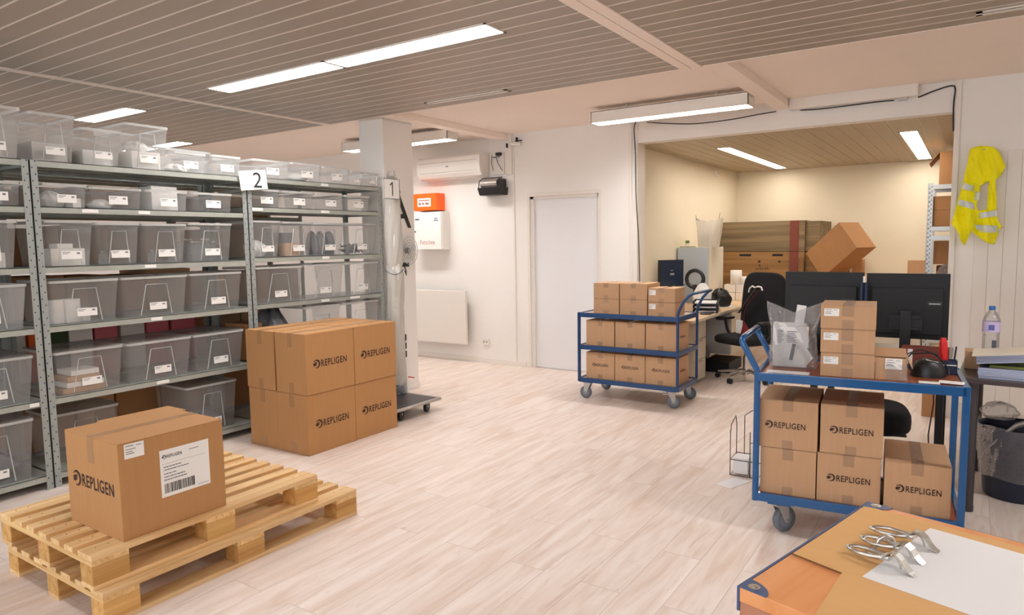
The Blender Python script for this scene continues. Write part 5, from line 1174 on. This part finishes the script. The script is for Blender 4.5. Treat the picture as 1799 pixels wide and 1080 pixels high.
for y, s in ((.0, 1), (BL, -1)):
    def cpoly(n=10): return [(-.001, y)]+[(.062*1.0*math.cos(a*PI/2/n)+(-.001), y+s*.045*math.sin(a*PI/2/n)) for a in range(n+1)]
    q = cpoly(); q = q if s > 0 else q[::-1]
    p = P('corner_plate', MB().prism(q, BZ, BZ+.002), 'plate', t, 0)
    P('rivet', MB().cyl((.026, y+s*.018, BZ+.002), (.026, y+s*.018, BZ+.0035), .0125, n=20).cyl((.026, y+s*.018, BZ+.0035), (.026, y+s*.018, BZ+.005), .006, n=14), 'chrome', p)
def w2l(x, y): d = Vector((x, y))-BA; return (d.dot(bv), d.dot(bu))
sh = [w2l(*q) for q in ((-.300, 1.556), (-.209, 1.935), (-.18, 1.935), (.45, 1.765), (.45, 1.15), (-.215, 1.30), (-.197, 1.517))]
t = T('cardboard_sheet', 'tan cardboard sheet covering most of the packing bench top', 'sheet', (BA.x, BA.y, BZ+.0005), ang-PI/2); P('sheet', MB().prism([(max(.008, x), min(BL-.03, y)) for x, y in sh], 0, .004), 'sheet', t)
s1, s2 = w2l(-.305, 1.553), w2l(-.197, 1.512); P('cut_edge', MB().tube([(s1[0], s1[1], .0045), (s2[0], s2[1], .0045)], .0016, 5), 'cut', t)
t = T('paper_sheet', 'large white sheet of paper on the packing bench', 'paper', (-.159, 1.518, BZ+.005), math.radians(73.2)-PI/2); P('sheet', MB().box(0, .297, 0, .362, 0, .0008), 'paper', t)
# chrome clamps
def clamp_part(mb, pts, w, h):
    """flat bar swept along pts: width w across, thickness h"""
    mb.tube(pts, w, 10, sy=h/w)
def clamp(name, label, loc, rz, tilt=0, sc=1):
    t = T(name, label, 'clamp', loc, rz, 'chrome clamps'); t.scale = (sc, sc, sc); t.rotation_euler = (tilt, 0, rz)
    for s in (-1, 1):
        P('handle', MB().tube([(-.066, s*.004, .012), (-.058, s*.010, .013), (-.038, s*.0155, .014), (-.018, s*.012, .015), (0, s*.005, .017), (.012, s*.004, .019)], [.003, .0036, .0042, .0042, .005, .005], 10), 'chrome', t)
    P('loop', MB().tube([(-.066+.004*math.cos(a), .006*math.sin(a), .012) for a in [k*.5236 for k in range(12)]], .0022, 8, closed=True), 'chrome', t)
    P('hinge', MB().cyl((.004, -.008, .019), (.004, .008, .019), .005, n=16).cyl((.004, -.011, .019), (.004, .011, .019), .0025, n=10), 'zinc', t)
    def jaw(y, l, d, w=.0085):
        path = [(.006, .022), (.014, .031), (.024, .031), (.034, .024), (.041, .013), (.048, .006), (.056, .0016)] if l else [(.008, .02), (.016, .024), (.024, .02), (.028, .012), (.03, .004)]
        mb = MB(); n = len(path); v = []
        for i, (x, z) in enumerate(path):
            a = path[max(0, i-1)]; b = path[min(n-1, i+1)]; tx, tz = b[0]-a[0], b[1]-a[1]; q = math.hypot(tx, tz); nx, nz = -tz/q*.0011, tx/q*.0011
            ww = w*(1-.25*(i == n-1)); v += [(x-nx, y-ww, z-nz), (x-nx, y+ww, z-nz), (x+nx, y+ww, z+nz), (x+nx, y-ww, z+nz)]
        f = [(4*i+j, 4*i+(j+1) % 4, 4*i+4+(j+1) % 4, 4*i+4+j) for i in range(n-1) for j in range(4)]+[(3, 2, 1, 0), (4*n-4, 4*n-3, 4*n-2, 4*n-1)]
        mb.add(v, f, 0, False); return mb
    P('jaw', jaw(0, True, 0), 'chrome', t); P('hook', jaw(.004, False, 0, .003), 'chrome', t)
    return t
clamp('spring_clamp', 'nearest chrome clamp, its jaw pointing down onto the white sheet', (-.128, 1.597, BZ+.0045), math.radians(-22), 0, 1.15)
clamp('spring_clamp', 'middle chrome clamp lying behind the nearest one', (-.112, 1.668, BZ+.0045), math.radians(-24), .1, 1.1)
clamp('spring_clamp', 'farthest chrome clamp with its long handle to the left', (-.094, 1.742, BZ+.0045), math.radians(-16), 0, 1.15)
t = T('chrome_bracket', 'bent chrome bracket piece tangled between the clamps', 'bracket', (-.138, 1.675, BZ+.0045), math.radians(60))
P('bar', MB().tube([(-.035, 0, .004), (-.02, .004, .008), (-.004, .006, .022), (.012, .002, .03), (.026, -.006, .026), (.034, -.012, .01)], .0045, 10, sy=.5), 'chrome', t); P('loop', MB().tube([(-.035+.011*math.cos(k*.5236), .011*math.sin(k*.5236), .006) for k in range(12)], .003, 8, closed=True), 'chrome', t)
